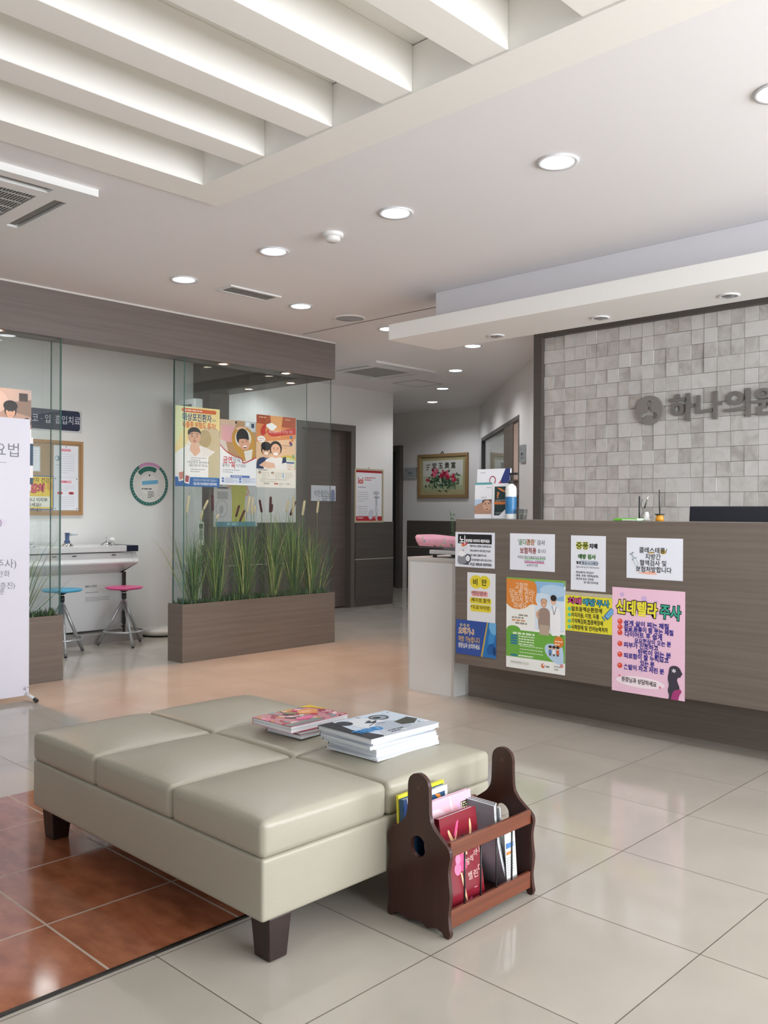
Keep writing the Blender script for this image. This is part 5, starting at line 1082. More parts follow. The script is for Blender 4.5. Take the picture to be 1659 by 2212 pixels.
def q2(s):
    H_ = s.H; s.rect(0, 0, 100, H_*.62, '#b8926c', 1); s.poly([(0, 0), (45, 0), (30, H_*.3), (0, H_*.34)], '#d9b8a0', 1.2); s.rrect(6, H_*.08, 32, H_*.26, 6, '#e0a9ac', 1.4); s.poly([(0, H_*.30), (16, H_*.34), (24, H_*.55), (0, H_*.48)], '#d8ccc6', 1.5); s.rect(66, 0, 30, H_*.16, '#c9cdd0', 1.4); s.rect(70, 3, 8, 10, '#f2f2f2', 1.6); s.rect(84, 5, 8, 12, '#2f3f5a', 1.6); s.rect(40, 2, 5, 7, '#4a2f2c', 1.6)
    s.poly([(30, H_*.30), (34, H_*.16), (48, H_*.10), (70, H_*.08), (88, H_*.16), (97, H_*.36), (92, H_*.60), (80, H_*.66), (60, H_*.60), (36, H_*.42)], '#c9953f', 2); s.ell(62, H_*.27, 22, H_*.15, '#e9e2d6', 2.4); s.ell(56, H_*.12, 14, 5, '#e8b795', 2.6, -8)
    s.ell(60, H_*.25, 17, 23, '#1b1a1c', 3); s.ell(65, H_*.345, 15, 19, '#e3a98b', 3.5, -15); s.poly([(44, H_*.30), (46, H_*.2), (62, H_*.17), (76, H_*.22), (79, H_*.30), (64, H_*.27)], '#1b1a1c', 3.7)
    s.ell(60, H_*.33, 2.4, 1, '#2a1c1a', 4); s.ell(71, H_*.31, 2.4, 1, '#2a1c1a', 4); s.ell(67, H_*.40, 5.5, 4, '#fbf4ee', 4, -12); s.ell(67, H_*.405, 4.5, 3, '#8a2f30', 4.1, -12); s.ell(67, H_*.395, 4, 1.4, '#ffffff', 4.2, -12)
    s.poly([(64, H_*.47), (88, H_*.43), (84, H_*.64), (70, H_*.64)], '#efe6dc', 3.2)
    s.poly([(0, H_*.38), (14, H_*.47), (36, H_*.55), (60, H_*.57), (62, H_*.66), (78, H_*.61), (100, H_*.54), (100, H_), (0, H_)], '#c23a38', 4.4); s.poly([(0, H_*.40), (14, H_*.49), (36, H_*.565), (58, H_*.585), (60, H_*.68), (80, H_*.625), (100, H_*.56), (100, H_), (0, H_)], '#f3f4f8', 4.6)
    s.text(8, H_*.565, 20, '금연', '#c9303a', l=5.4, bold=.02, fit=24); s.text(33, H_*.565, 18, '약속,', '#2f3032', l=5.4, fit=24); s.text(6, H_*.67, 11, '올해는', '#2f3032', l=5.4, fit=20); s.text(29, H_*.645, 20, '꼭', '#c9303a', l=5.4, fit=12, bold=.02); s.text(43, H_*.67, 11, '지키세요!', '#2f3032', l=5.4, fit=26)
    s.lines(8, H_*.765, 44, 2, 6, 2, '#9a9ea8', 5.4); s.rect(28, H_*.85, 52, 6, '#4d72b8', 5.4); s.lines(32, H_*.86, 44, 1, 4, 2, '#dfe6f4', 5.8); s.rrect(5, H_*.885, 92, H_*.09, 2, '#dfe4f4', 5)
    for x in (8, 54):
        for y in (.905, .945): s.ell(x, H_*y, 3, 3, '#4d72b8', 5.4, n=12); s.lines(x+6, H_*y-2, 34, 2, 3.6, 1.2, '#8f9cbc', 5.4, seed=int(x+y*100))
def q3(s):
    H_ = s.H; s.rect(0, 0, 100, H_*.74, '#e3925a', 1); s.poly([(0, 0), (100, 0), (100, H_*.16), (0, H_*.12)], '#b4583a', 1.2); s.poly([(34, 0), (66, 0), (60, H_*.3), (40, H_*.3)], '#ecaa6c', 1.3); s.poly([(0, H_*.38), (100, H_*.30), (100, H_*.74), (0, H_*.74)], '#eec6a0', 1.4)
    s.lines(6, 5, 30, 1, 4, 2, '#f2d8b8', 2); s.lines(72, 6, 22, 1, 4, 1.6, '#f2d8b8', 2)
    s.poly([(24, H_*.19), (50, H_*.235), (78, H_*.165), (100, H_*.155), (100, H_*.235), (70, H_*.255), (40, H_*.30), (28, H_*.26)], '#cf3b36', 2.5); s.poly([(8, H_*.23), (18, H_*.12), (26, H_*.14), (20, H_*.22), (26, H_*.24), (14, H_*.30)], '#d0453e', 2.4)
    for x, y, r in ((30, .145, 5), (37, .135, 6), (44, .15, 5), (38, .165, 7)): s.ell(x, H_*y, r*1.2, r, '#fdfbf6', 3)
    s.text(30, H_*.205, 9, '예방접종으로 지키는 건강', '#f6dad2', l=3, rot=-4, fit=62); s.ell(12, H_*.335, 10, 8, '#fdf8f2', 3); s.lines(6, H_*.325, 12, 2, 5, 1.6, '#e07a8a', 3.5)
    s.person(24, H_*.49, 12, cloth='#2d3f66', l=3.2); s.ell(24, H_*.43, 13, 11, '#26242a', 5.0); s.ell(24, H_*.53, 5, 3.4, '#fff6f0', 5.2)
    s.person(48, H_*.46, 15, skin='#eebb9c', cloth='#f4f1ee', l=5.6); s.ell(48, H_*.53, 6, 3.4, '#ffffff', 7.2); s.poly([(66, H_*.58), (74, H_*.56), (76, H_*.64), (64, H_*.66)], '#2d3f66', 7); s.poly([(6, H_*.70), (20, H_*.64), (44, H_*.66), (48, H_*.72), (30, H_*.74)], '#ecc1a6', 7.4)
    s.rect(66, H_*.40, 24, 2, '#b08a74', 2); s.lines(60, H_*.40, 30, 2, 6, 1.6, '#b98f72', 2); 
    for x, y, c in ((88, .28, '#5a7fb0'), (91, .32, '#e08a4a'), (86, .36, '#b8443c'), (88, .38, '#3f4f80')): s.ell(x, H_*y, 3.5, 4, c, 3)
    s.poly([(62, H_*.56), (80, H_*.53), (100, H_*.56), (100, H_*.6), (80, H_*.56), (64, H_*.60)], '#d8c04a', 3); s.poly([(62, H_*.58), (80, H_*.55), (100, H_*.58), (100, H_*.72), (64, H_*.72)], '#cfd9a8', 2.6); s.ell(94, H_*.55, 3, 5, '#7fb08a', 3.2); s.rrect(74, H_*.615, 22, H_*.12, 2, '#f6efe2', 3.6); s.rect(76, H_*.63, 20, 4.4, '#3b62a0', 4); s.lines(77, H_*.67, 16, 3, 5, 1.4, '#c98a80', 4)
    s.rect(0, H_*.745, 100, H_*.26, '#f1ece2', 8); s.lines(5, H_*.755, 38, 1, 4, 2, '#7a746c', 9)
    for x in (8, 40): s.ell(x, H_*.80, 3.4, 3.4, '#3a302c', 9, n=14); s.ell(x, H_*.805, 2.2, 2.4, '#e6bfa4', 9.3, n=12)
    s.rect(66, H_*.79, 3, 14, '#8fc0dc', 9)
    for x in (14, 46, 72): s.lines(x, H_*.79, 20, 4, 4.4, 1.3, '#c0b8a4', 9, seed=x)
    s.lines(10, H_*.885, 66, 2, 5, 1.4, '#b4ada0', 9); s.rect(18, H_*.935, 14, 4, '#b9b6ae', 9); s.rect(44, H_*.935, 10, 4, '#c96a66', 9); s.lines(56, H_*.94, 14, 2, 3, 1.2, '#9a9690', 9); s.lines(74, H_*.94, 20, 1, 3, 2, '#9a9690', 9)
gp((475, 904), (555, 913), (475, 1046.7), '#e9e9ef', q2, 'middle poster on the glass: child with arms overhead and red speech bubble', design=175)
gp((378.4, 876), (474.5, 884), (377.5, 1050), '#eee6c4', q1, 'left poster on the glass: man in white shirt, yellow background, blue footer', .0016, design=180)
gp((554, 895), (638.6, 903), (553, 1052), '#f3eee4', q3, 'right poster on the glass: two smiling faces on an orange background', .0016, design=180)
# ================================================================== LEFT BAY: TREATMENT TABLE, STOOLS, WALL THINGS
WV = 7.62
# rolling x-stand banner
bxr, bzt = ony(55, 905, 5.30); bxr2, bzb = ony(62, 1501, 5.30)
t = thing('banner_stand', ((bxr2-.3), 5.30, 0), 'tall white standing banner with grey lettering cut off by the left edge', 'banner')
s = Sheet((bxr2-.62, 5.30, bzt), (1, 0, 0), (0, 0, -1), .62, bzt-bzb, '#dcdae6', rough=.35, thick=.001)
k = 100/.62
def bt(px, py, txt, hpx, al='L', col='#74727e', w=None):
    x, z = ony(px, py, 5.30); s.text((x-(bxr2-.62))*k, (bzt-z)*k, hpx*k*5.55/FPX, txt, col, al=al, bold=0)
bt(40.5, 958, '요법', 32, 'R'); x0_, z0_ = ony(0, 998, 5.30); s.rect((x0_-(bxr2-.62))*k-12, (bzt-z0_)*k, 18, .5, '#8a8894')
bt(3.5, 1119, ')', 18, 'R'); bt(35, 1207, '주사)', 21, 'R'); bt(21, 1232, '완화', 15, 'R'); bt(32, 1257, '사증진)', 15, 'R'); bt(9, 1271, '분', 14, 'R')
for i in range(5): s.ell((x0_-(bxr2-.62))*k-6, (bzt-z0_)*k+ 58, 13-2*i, 5-.8*i, ('#d9d2e2', '#dacfe2', '#dbcbe2', '#dcc7e2', '#ddc4e2')[i], 1+i*.2)
s.done('banner_sheet', None, None, parent=t)
MB().cyl((bxr2-.31, 5.33, .02), (bxr2-.31, 5.33, bzt-.02), .008, n=12, mt=STEEL).build('pole', t)
for sx_ in (bxr2-.60, bxr2-.012):
    MB().tube([(sx_, 5.30, bzb+.02), (sx_+.002, 5.315, bzb+.035), (bxr2-.31, 5.33, .55)], .005, 8, STEEL).build('support_arm', t)
    o = MB().cyl((sx_-.006, 5.315, bzb+.012), (sx_+.008, 5.20, .020), .011, n=14, mt=WHITE).build('foot_tube', t)
    MB().cyl((sx_+.006, 5.208, .022), (sx_+.011, 5.185, .012), .0122, n=14, mt=BLACK).build('rubber_foot', o)
    MB().tube([(sx_-.012, 5.29, bzb+.035), (sx_-.02, 5.285, bzb+.045), (sx_-.01, 5.283, bzb+.055), (sx_+.002, 5.288, bzb+.047)], .003, 8, CHROME).build('hook', t)
# poster with people and small cards on the left glass
def lp(tl, tr, bl, col, draw, name, label, cat, y=5.794, **kw):
    q_ = sheet_y(y, tl, tr, bl, col, rough=.35, **kw); draw(q_); q_.done(name, label, cat)
def l1(s):
    H_ = s.H; s.rect(0, 0, 100, 100, '#b99a88', 1); s.poly([(0, 0), (100, 0), (100, 20), (0, 45)], '#c9b4a8', 1.1); s.ell(8, 30, 40, 28, '#d9c2b4', 1.2); s.rect(72, 8, 20, 18, '#4a413f', 1.3); s.poly([(50, 30), (100, 22), (100, 60), (55, 50)], '#8f7a6c', 1.25); s.rect(60, 32, 8, 10, '#c9beb4', 1.5)
    s.person(53, 50, 13, skin='#dcae92', l=3, cloth='#e8e2dc'); s.ell(53, 38, 16, 12, '#241f20', 5.2); s.person(90, 74, 9, skin='#dcae92', cloth='#eef0f4', l=3); s.rect(0, 100, 100, H_-100, '#e4e4ea', 1)
(xw0, _), (xw1, _) = ony(0, 838, 5.794), ony(66.5, 845, 5.794)
lp((-30, 833), (67.5, 845), (-30, 1058), '#e8e8ee', l1, 'poster', 'poster showing young people behind the top of the white banner', 'poster', y=5.7965-.0022)
def l2(s):
    s.rect(0, 62, 100, 38*s.H/100+40, '#24435e', 1); s.text(12, s.H-62, 26, '료진', '#e6a04a', bold=.02); s.lines(8, s.H-30, 60, 2, 10, 5, '#b8c4d2', 3); s.rect(0, s.H-66, 100, 66, '#24435e', .8); s.text(10, s.H-60, 22, '코진', '#e6a04a', bold=.02, fit=60)
lp((50, 943), (71.5, 946), (50, 1046), '#e9e9ee', l2, 'card', 'small navy and white card peeking out beside the banner top', 'card', y=5.7965-.0045)
# navy wall sign
s = sheet_y(WV, (-60, 876), (177, 881), (-60, 919), '#c9c9c9', rough=.4, thick=.003)
H_ = s.H; s2_ = 100/((ony(177, 881, WV)[0])-ony(-60, 876, WV)[0])
s.rrect(-5+3, H_*.03, 100, H_*.90, 2.5, '#262b45', 1); s.text(98, H_*.27, H_*.42, '코 · 입  흡입치료', '#dadce6', al='R', l=3, fit=46); s.done('wall_sign', 'navy wall sign with white lettering above the cork board', 'sign')
# cork board
(xa, zt_), (xb, _), (_, zb_) = ony(-40, 941, WV), ony(178, 951, WV), ony(177, 1113, WV)
t = thing('cork_board', ((xa+xb)/2, WV-.01, zb_), 'brown framed cork notice board on the left wall', 'notice board')
CORK = mat('cork_surface', (.42, .29, .175), .85, bump=.3, bscale=400, noise=.12, nscale=60); CFR = mat('cork_board_frame', (.40, .22, .095), .5)
MB().box(xa+.02, xb-.02, WV-.010, WV-.0005, zb_+.02, zt_-.02, CORK).build('cork_panel', t)
fr_ = MB(); fr_.box(xa, xb, WV-.018, WV-.0005, zt_-.028, zt_, CFR).box(xa, xb, WV-.018, WV-.0005, zb_, zb_+.028, CFR).box(xa, xa+.028, WV-.018, WV-.0005, zb_+.028, zt_-.028, CFR).box(xb-.028, xb, WV-.018, WV-.0005, zb_+.028, zt_-.028, CFR); fr_.build('frame', t)
def pin(s, x, y, c='#26282c'): s.ell(x, y, 2.2, 2.2, c, 6, n=10)
def bp(tl, tr, bl, col, draw, label, y=WV-.0112, **kw):
    q_ = sheet_y(y, tl, tr, bl, col, rough=.5, thick=.0008, **kw); draw(q_); q_.done('pinned_paper', label, 'paper', 'papers pinned to the cork board')
def p1_(s): s.rect(4, 4, 92, s.H-8, '#dcdce2', 1); s.rect(22, 10, 70, s.H-20, '#e6e6ec', 2); s.lines(30, 24, 50, 8, 14, 3, '#b9b9c4', 3); pin(s, 50, 4)
def p2_(s):
    H_ = s.H; s.rrect(28, 12, 42, 11, 3, '#e7a9b4', 2); s.text(31, 13, 8, '흡입치료', '#a34a58', l=3, fit=36); s.lines(22, 32, 62, 9, 9, 2, '#c2c2cc', 3); s.ell(14, 50, 9, 10, '#3f6b80', 3); s.ell(12, 50, 6, 8, '#cfe0e8', 4); pin(s, 50, 4); s.rect(8, 74, 24, 1.4, '#8a8a94', 3)
def p3_(s):
    H_ = s.H; s.rrect(26, 12, 46, 11, 3, '#e7a9b4', 2); s.lines(32, 15, 36, 1, 8, 4, '#b0505e', 3); s.lines(22, 32, 62, 3, 8, 2, '#c2c2cc', 3)
    for x in (26, 72): s.rrect(x-12, 56, 22, 10, 5, '#c94a54', 3); s.ell(x, 61, 4, 3.6, '#5a2a30', 4)
    s.lines(18, 76, 66, 6, 8, 2, '#cacad2', 3); pin(s, 6, 6); pin(s, 94, 6); pin(s, 6, H_-6); pin(s, 94, H_-6)
def p4_(s):
    H_ = s.H; s.rect(3, 3, 94, H_-6, '#e8c440', 1); s.text(20, 6, 15, '기관지 건강', '#5a4a1c', bold=.02, l=3, fit=68); s.text(8, 24, 26, '생강차', '#b2343f', bold=.09, l=3, fit=70); s.text(9, 25, 24, '생강차', '#e8566a', bold=.02, l=4, fit=67)
    s.ell(88, 30, 9, 12, '#d9a43c', 3); s.rrect(8, 58, 82, H_-66, 4, '#eceadd', 2); s.text(12, 62, 12, '그러니 이지부', '#4d4a48', bold=.02, l=4, fit=70); s.text(22, 76, 12, '마세요!', '#4d4a48', bold=.02, l=4, fit=42); s.text(14, 90, 11, '처방하세요', '#6a6664', bold=.01, l=4, fit=52); pin(s, 92, 6); pin(s, 92, H_-6)
bp((50, 963), (87, 964), (50, 1017), '#cfcfd6', p1_, 'small white framed paper at the top left of the cork board')
bp((116, 962), (169, 964), (116, 1030), '#e6e6ec', p2_, 'white paper pinned at the upper right of the cork board')
bp((116, 1030.5), (169, 1032), (116, 1102), '#e6e6ec', p3_, 'white paper with two red oval drawings at the lower right of the cork board')
bp((40, 1026), (116, 1028), (40, 1101), '#4e6f9e', p4_, 'yellow handwritten paper in a blue sleeve on the cork board')
# round dial chart
cxd, czd = ony(322, 1045.5, WV); rd = (ony(363, 1045, WV)[0]-ony(281, 1045, WV)[0])/2
s = Sheet((cxd-rd, WV-.004, czd+rd), (1, 0, 0), (0, 0, -1), 2*rd, 2*rd, '#e4e1dc', rough=.35, thick=.002)
s.mb = MB(); s.prim([(50+50*math.cos(2*math.pi*i/64), 50+50*math.sin(2*math.pi*i/64)) for i in range(64)], ink('#256a60', .35), 0, solid=True)
s.ell(50, 50, 43, 43, '#dfdcd6', 1, n=60)
s.poly([(50+50*math.cos(a), 50+50*math.sin(a)) for a in [math.radians(-125+i*7) for i in range(11)]]+[(50+43*math.cos(a), 50+43*math.sin(a)) for a in [math.radians(-55-i*7) for i in range(11)]], '#d48fc0', 2)
s.poly([(50+41*math.cos(a), 50+41*math.sin(a)) for a in [math.radians(-140+i*8) for i in range(11)]]+[(50+30*math.cos(a), 50+30*math.sin(a)) for a in [math.radians(-60-i*8) for i in range(11)]], '#2b6d62', 3)
s.ell(50, 52, 24, 24, '#e9e6e1', 3.5); s.poly([(30, 44), (72, 40), (73, 49), (31, 53)], '#74b9dc', 4); s.ell(50, 30, 2, 2, '#222222', 5, n=10); s.lines(30, 60, 44, 1, 4, 3, '#6a6a6e', 5); s.lines(46, 67, 16, 5, 3.4, 2, '#77777c', 5)
for i in range(40):
    a = math.radians(i*9); s.rect(50+46.5*math.cos(a)-1, 50+46.5*math.sin(a)-.8, 2, 1.6, '#cfe3de', 5)
    if i % 2: s.rect(50+36*math.cos(a)-.8, 50+36*math.sin(a)-.5, 1.6, 1, '#8a8a8c', 5)
s.done('dial_chart', 'round green-rimmed paper dial chart hanging on the left wall', 'chart')

# treatment table with nozzles
tv = 7.05; X0 = ony(40, 1190, tv)[0]-.35; X1 = ony(299, 1178, tv)[0]
z_t = ony(290, 1178, tv)[1]; z_b = ony(290, 1190.5, tv)[1]
TW = mat('glossy_white_cabinet', (.74, .74, .74), .15); TG = mat('table_underside_grey', (.52, .50, .50), .3)
t = thing('inhalation_therapy_table', ((X0+X1)/2, tv+.25, 0), 'long white inhalation therapy table with sloped front and navy end cap', 'treatment table')
xe = ony(274, 1180, tv)[0]
MB().box(X0, xe, tv, tv+.5, z_b, z_t, TW).build('table_top', t, bevel=.004)
MB().box(xe, X1, tv-.002, tv+.5, z_b-.002, z_t+.001, mat('navy_end_cap', '#1b2038', .3)).build('end_cap', t, bevel=.004)
zg = ony(290, 1193, tv)[1]; z2 = ony(290, 1213, tv-.0)[1]
pr_ = [(tv+.035, zg), (tv-.005, z2), (tv+.0, z2-.012), (tv+.20, z2-.105), (tv+.50, z2-.105), (tv+.50, zg)]
MB().prism(pr_, lambda a, b, c: (c, a, b), X0, X1-.05, TW).build('sloped_housing', t, bevel=.003)
MB().prism([(a-.002 if a < tv+.1 else a, b) for a, b in pr_], lambda a, b, c: (c+(0 if b > z2-.1 else -.07 if c > X1-.03 else 0), a, b), X1-.05, X1, TW).build('housing_end', t, bevel=.003)
for px in (119, 162.5, 248): 
    xx_ = ony(px, 1201, tv)[0]; MB().box(xx_-.018, xx_+.018, tv+.012, tv+.020, zg-.022, zg-.014, BLACK).build('slot', t)
xbr = ony(272, 1250, tv+.2)[0]
MB().box(X0, xbr, tv+.22, tv+.30, .10, z2-.10, mat('white_back_board', (.72, .73, .74), .4)).build('back_board', t)
MB().box(X0, xbr+.09, tv+.06, tv+.5, .0, .085, mat('grey_metal_plinth', (.33, .31, .30), .3, metal=.3)).build('plinth', t, bevel=.003)
MB().box(ony(265, 1330, tv+.2)[0], ony(270.5, 1330, tv+.2)[0], tv+.19, tv+.215, .085, z2-.10, mat('dark_brown_post', (.05, .03, .025), .4)).build('support_post', t)
def mtx(px, py, txt, hpx, fit=None):
    x, z = ony(px, py, tv+.22); q_ = Sheet((x, tv+.2195, z), (1, 0, 0), (0, 0, -1), .3, .05, '#b8babd', rough=.4, thick=.0002); q_.mb = MB(); return q_
xq, zq = ony(184, 1264, tv+.22); q_ = Sheet((xq, tv+.2195, zq), (1, 0, 0), (0, 0, -1), .25, .15, '#dcddde', thick=.0004)
q_.text(0, 0, 11, 'MIN-3300', '#77797d', bold=.02, fit=44); q_.lines(0, 26, 84, 1, 5, 2.4, '#8e9094', 3); q_.lines(0, 44, 92, 4, 5, 1.8, '#8e9094', 3, seed=6); q_.done('printed_text', None, None, parent=t)
for px, kind in ((52, 0), (145, 1), (229, 2)):
    xx_, zz_ = ony(px, 1177, tv+.06); zz_ = z_t; before = set(t.children)
    n_ = MB().lathe((xx_, tv+.06, zz_), [(.0001, .0), (.036, 0), (.035, .008), (.024, .020), (.012, .026), (.0001, .026)], 24, CHROME).build('nozzle_base', t)
    if kind == 1:
        MB().lathe((xx_, tv+.06, zz_), [(.017, .022), (.018, .035), (.012, .040), (.014, .082), (.018, .084), (.0001, .085)], 20, mat('blue_nozzle', '#4a5f86', .3)).build('nozzle_body', t)
        MB().cyl((xx_+.008, tv+.055, zz_+.072), (xx_+.055, tv+.04, zz_+.078), .006, .009, 14, mat('pale_nozzle', (.6, .66, .70), .3)).build('mouthpiece', t)
    else:
        MB().cyl((xx_, tv+.06, zz_+.02), (xx_, tv+.06, zz_+.060), .005, n=12, mt=CHROME).build('nozzle_body', t)
        MB().lathe((xx_+.025, tv+.03, zz_+.035), [(.0001, -.02), (.014, -.02), (.018, .0), (.014, .016), (.0001, .016)], 20, WHITE, axis='y').build('mouthpiece', t)
        MB().tube([(xx_+.02, tv+.04, zz_+.02), (xx_+.05, tv+.04, zz_+.006), (xx_+.06, tv+.045, zz_+.004)], .005, 8, CHROME).build('hose_joint', t)
    for o in set(t.children)-before:
        c_ = Vector((xx_, tv+.06, zz_))-wp(t)
        for v in o.data.vertices: v.co = c_+(v.co-c_)*1.4
# stools
def stool(px, ptop, feet, col, mname, label, phase):
    z = None; c = [onz(*f, 0) for f in feet]; cx, cy = sum(a for a, b in c)/len(c), sum(b for a, b in c)/len(c)
    rr = sum(math.hypot(a-cx, b-cy) for a, b in c)/len(c)
    return cx, cy, rr
def build_stool(cx, cy, zs, rseat, rleg, a0, col, nm, label):
    t = thing('round_stool', (cx, cy, 0), label, 'stool', 'round stools at the therapy table'); SM = mat(nm, col, .35)
    MB().lathe((cx, cy, zs), [(.0001, -.030), (.06, -.030), (rseat*.9, -.020), (rseat, -.010), (rseat*.99, -.002), (rseat*.93, 0), (.0001, .0)], 48, SM).build('seat', t)
    MB().lathe((cx, cy, zs), [(.045, -.030), (.02, -.045), (.0001, -.045)], 24, BLACK).cyl((cx, cy, zs-.045), (cx, cy, zs-.060), .012, n=16, mt=CHROME).build('seat_mount', t)
    MB().cyl((cx, cy, zs-.058), (cx, cy, zs-.105), .020, n=20, mt=BLACK).build('height_collar', t)
    MB().cyl((cx, cy, zs-.105), (cx, cy, zs-.205), .017, n=20, mt=STEEL).build('centre_post', t)
    MB().cyl((cx, cy, zs-.205), (cx, cy, zs-.40 if zs > .4 else .1), .010, n=14, mt=BLACK).build('threaded_rod', t)
    for k in range(3):
        a = a0+k*2*math.pi/3; d = Vector((math.cos(a), math.sin(a), 0)); top = Vector((cx, cy, zs-.13))+d*.012; ft = Vector((cx, cy, .012))+d*rleg
        lg = MB().cyl(top, ft, .014, n=14, mt=STEEL).build('leg', t)
        e = (top-ft).normalized(); MB().cyl(ft+e*.012, ft-e*.008, .0150, .011, n=14, mt=BLACK).build('rubber_foot', lg)
    hr = .125; q = 1-(hr-.012)/(zs-.13-.012); rg = rleg*(1-(hr-.012)/(zs-.142))+.012+.004
    MB().tube([(cx+rg*math.cos(i*math.pi/20), cy+rg*math.sin(i*math.pi/20), hr) for i in range(40)], .0085, 8, STEEL, closed=True).build('foot_ring', t)
c2 = onz(253, 1395, 0); 
sx1, sy1 = ony(268, 1270, 6.90)[0], 6.90
zs2 = onp(268, 1270, (sx1, sy1, 0), Vector((sx1, sy1, 0)).normalized()).z
build_stool(sx1, sy1, zs2+.012, .158, .215, math.radians(-100), '#d24f86', 'pink_seat', 'pink round stool with grey tripod legs, nearer the right end of the table')
sx2, sy2 = ony(134, 1276, 6.80)[0], 6.80
zs1 = onp(134, 1276, (sx2, sy2, 0), Vector((sx2, sy2, 0)).normalized()).z
build_stool(sx2, sy2, zs1+.014, .158, .205, math.radians(-108), '#3f9fc4', 'blue_seat', 'blue round stool with grey tripod legs beside the left planter glass')
# standing air conditioner behind the middle planter glass
ax0, az = ony(421, 860, 7.0); ax1 = ony(438, 900, 7.0)[0]
t = thing('standing_air_conditioner', ((ax0+ax1)/2, 7.2, 0), 'slim white standing air conditioner behind the middle glass screen', 'air conditioner')
ACW = mat('aircon_white', (.60, .61, .60), .35)
MB().box(ax0, ax1, 7.0, 7.33, 0.0, az, ACW).build('body', t, bevel=.008)
MB().box(ax0-.004, ax0, 7.05, 7.31, az-.35, az-.05, mat('aircon_dark_vent', (.10, .11, .11), .5)).build('air_outlet', t)
x_, z1_ = ony(428, 1128, 6.99); z2_ = ony(428, 1178, 6.99)[1]
o = MB().box(x_, x_+.062, 6.985, 7.0, z2_, z1_, WHITE).build('control_panel', t, bevel=.003)
MB().box(x_+.008, x_+.052, 6.983, 6.985, z1_-.062, z1_-.014, mat('lcd_grey', (.06, .07, .07), .2)).build('display', o)
MB().box(x_+.008, x_+.052, 6.983, 6.985, z2_+.05, z1_-.068, mat('keypad_grey', (.32, .34, .36), .4)).build('keypad', o)
# white disc base with cord on the floor
fx, fy = onz(347, 1362, .04)
t = thing('floor_disc', (fx, fy, 0), 'low round white device base on the floor by the wall', 'appliance')
MB().lathe((fx, fy, 0), [(.0001, .012), (.17, .012), (.185, .02), (.19, .045), (.17, .068), (.08, .078), (.0001, .08)], 40, mat('offwhite_plastic', (.62, .60, .55), .4)).build('housing', t)
MB().lathe((fx, fy, 0), [(.0001, 0), (.178, 0), (.178, .013), (.0001, .013)], 40, BLACK).build('base_ring', t)
MB().tube([(fx-.18, fy-.03, .03), (fx-.30, fy-.02, .10), (fx-.42, fy, .14), (fx-.52, fy-.05, .10)], .005, 8, mat('offwhite_plastic', 0)).build('cord', t)

# ================================================================== DOOR WALL THINGS
DV = 7.70
s = sheet_y(7.775, (672, 1048), (725, 1049.5), (672, 1082), '#d3d5dc', rough=.4); H_ = s.H
s.text(12, H_*.30, 22, '비만클리닉', '#55606f', l=3, fit=62); s.lines(44, H_*.68, 34, 3, 6, 2.4, '#6a7280', 3); s.poly([(80, H_), (80, H_*.35), (84, H_*.25), (92, H_*.25), (96, H_*.35), (96, H_)], '#7d88a0', 2); s.done('door_sign', 'white card sign on the brown sliding door', 'sign')
(xa, zt_), (xb, _), (_, zb_) = ony(766.5, 1011, DV-.02), ony(828.5, 1013, DV-.02), ony(766.5, 1129, DV-.02)
t = thing('framed_poster', ((xa+xb)/2, DV-.01, zb_), 'narrow framed medical poster with red bands on the wall right of the door', 'framed poster')
PWF = mat('pale_wood_frame', (.50, .43, .30), .5)
fr_ = MB(); f = .022
fr_.box(xa, xb, DV-.022, DV-.0005, zt_-f, zt_, PWF).box(xa, xb, DV-.022, DV-.0005, zb_, zb_+f, PWF).box(xa, xa+f, DV-.022, DV-.0005, zb_+f, zt_-f, PWF).box(xb-f, xb, DV-.022, DV-.0005, zb_+f, zt_-f, PWF); fr_.build('frame', t)
MB().tube([((xa+xb)/2-.012, DV-.01, zt_), ((xa+xb)/2, DV-.01, zt_+.02), ((xa+xb)/2+.012, DV-.01, zt_)], .002, 6, BLACK).build('hanger', t)
s = Sheet((xa+f, DV-.012, zt_-f), (1, 0, 0), (0, 0, -1), xb-xa-2*f, zt_-zb_-2*f, '#e6e6ea', rough=.3); H_ = s.H
s.rect(0, 0, 100, 6, '#b32630', 1); s.rect(0, H_-12, 100, 12, '#b32630', 1); s.text(8, 16, 24, 'ioi', '#c8372f', bold=.03, l=3, fit=20); s.lines(34, 18, 40, 2, 6, 3, '#c87a78', 3); s.lines(8, 44, 50, 1, 6, 2.6, '#9a9aa2', 3); s.lines(8, 58, 40, 5, 6, 1.8, '#b8b8c0', 3, seed=3); s.lines(8, 96, 38, 6, 6, 1.8, '#b8b8c0', 3, seed=5); s.lines(8, 140, 26, 2, 7, 3, '#c86a62', 3)
G_ = '#b9bcc6'; s.stroke([(78, 66), (80, 150)], 7, G_, 3); s.ell(78, 60, 12, 5, G_, 3); s.ell(80, 72, 11, 3, '#9ea2ae', 3.2); s.ell(68, 152, 22, 9, '#c6c9d2', 3); s.ell(58, 118, 10, 14, '#c9ccd6', 2.8, 20); s.ell(78, 104, 6, 10, '#cfd2da', 3.4)
for i in range(6): x = 6+i*6.4; s.ell(x, 166-(i % 3)*4, 2.6, 3, '#caa088', 4, n=10); s.poly([(x-3.4, 184), (x-2.6, 170), (x+2.6, 170), (x+3.4, 184)], ('#b8705a', '#c48a6a')[i % 2], 3.8)
s.lines(56, 172, 38, 3, 5, 2, '#b0b0b8', 3); s.lines(6, H_-9, 34, 1, 4, 3, '#ecc8c8', 4); s.lines(68, H_-9, 22, 1, 4, 2, '#ecc8c8', 4); s.done('poster_sheet', None, None, parent=t)
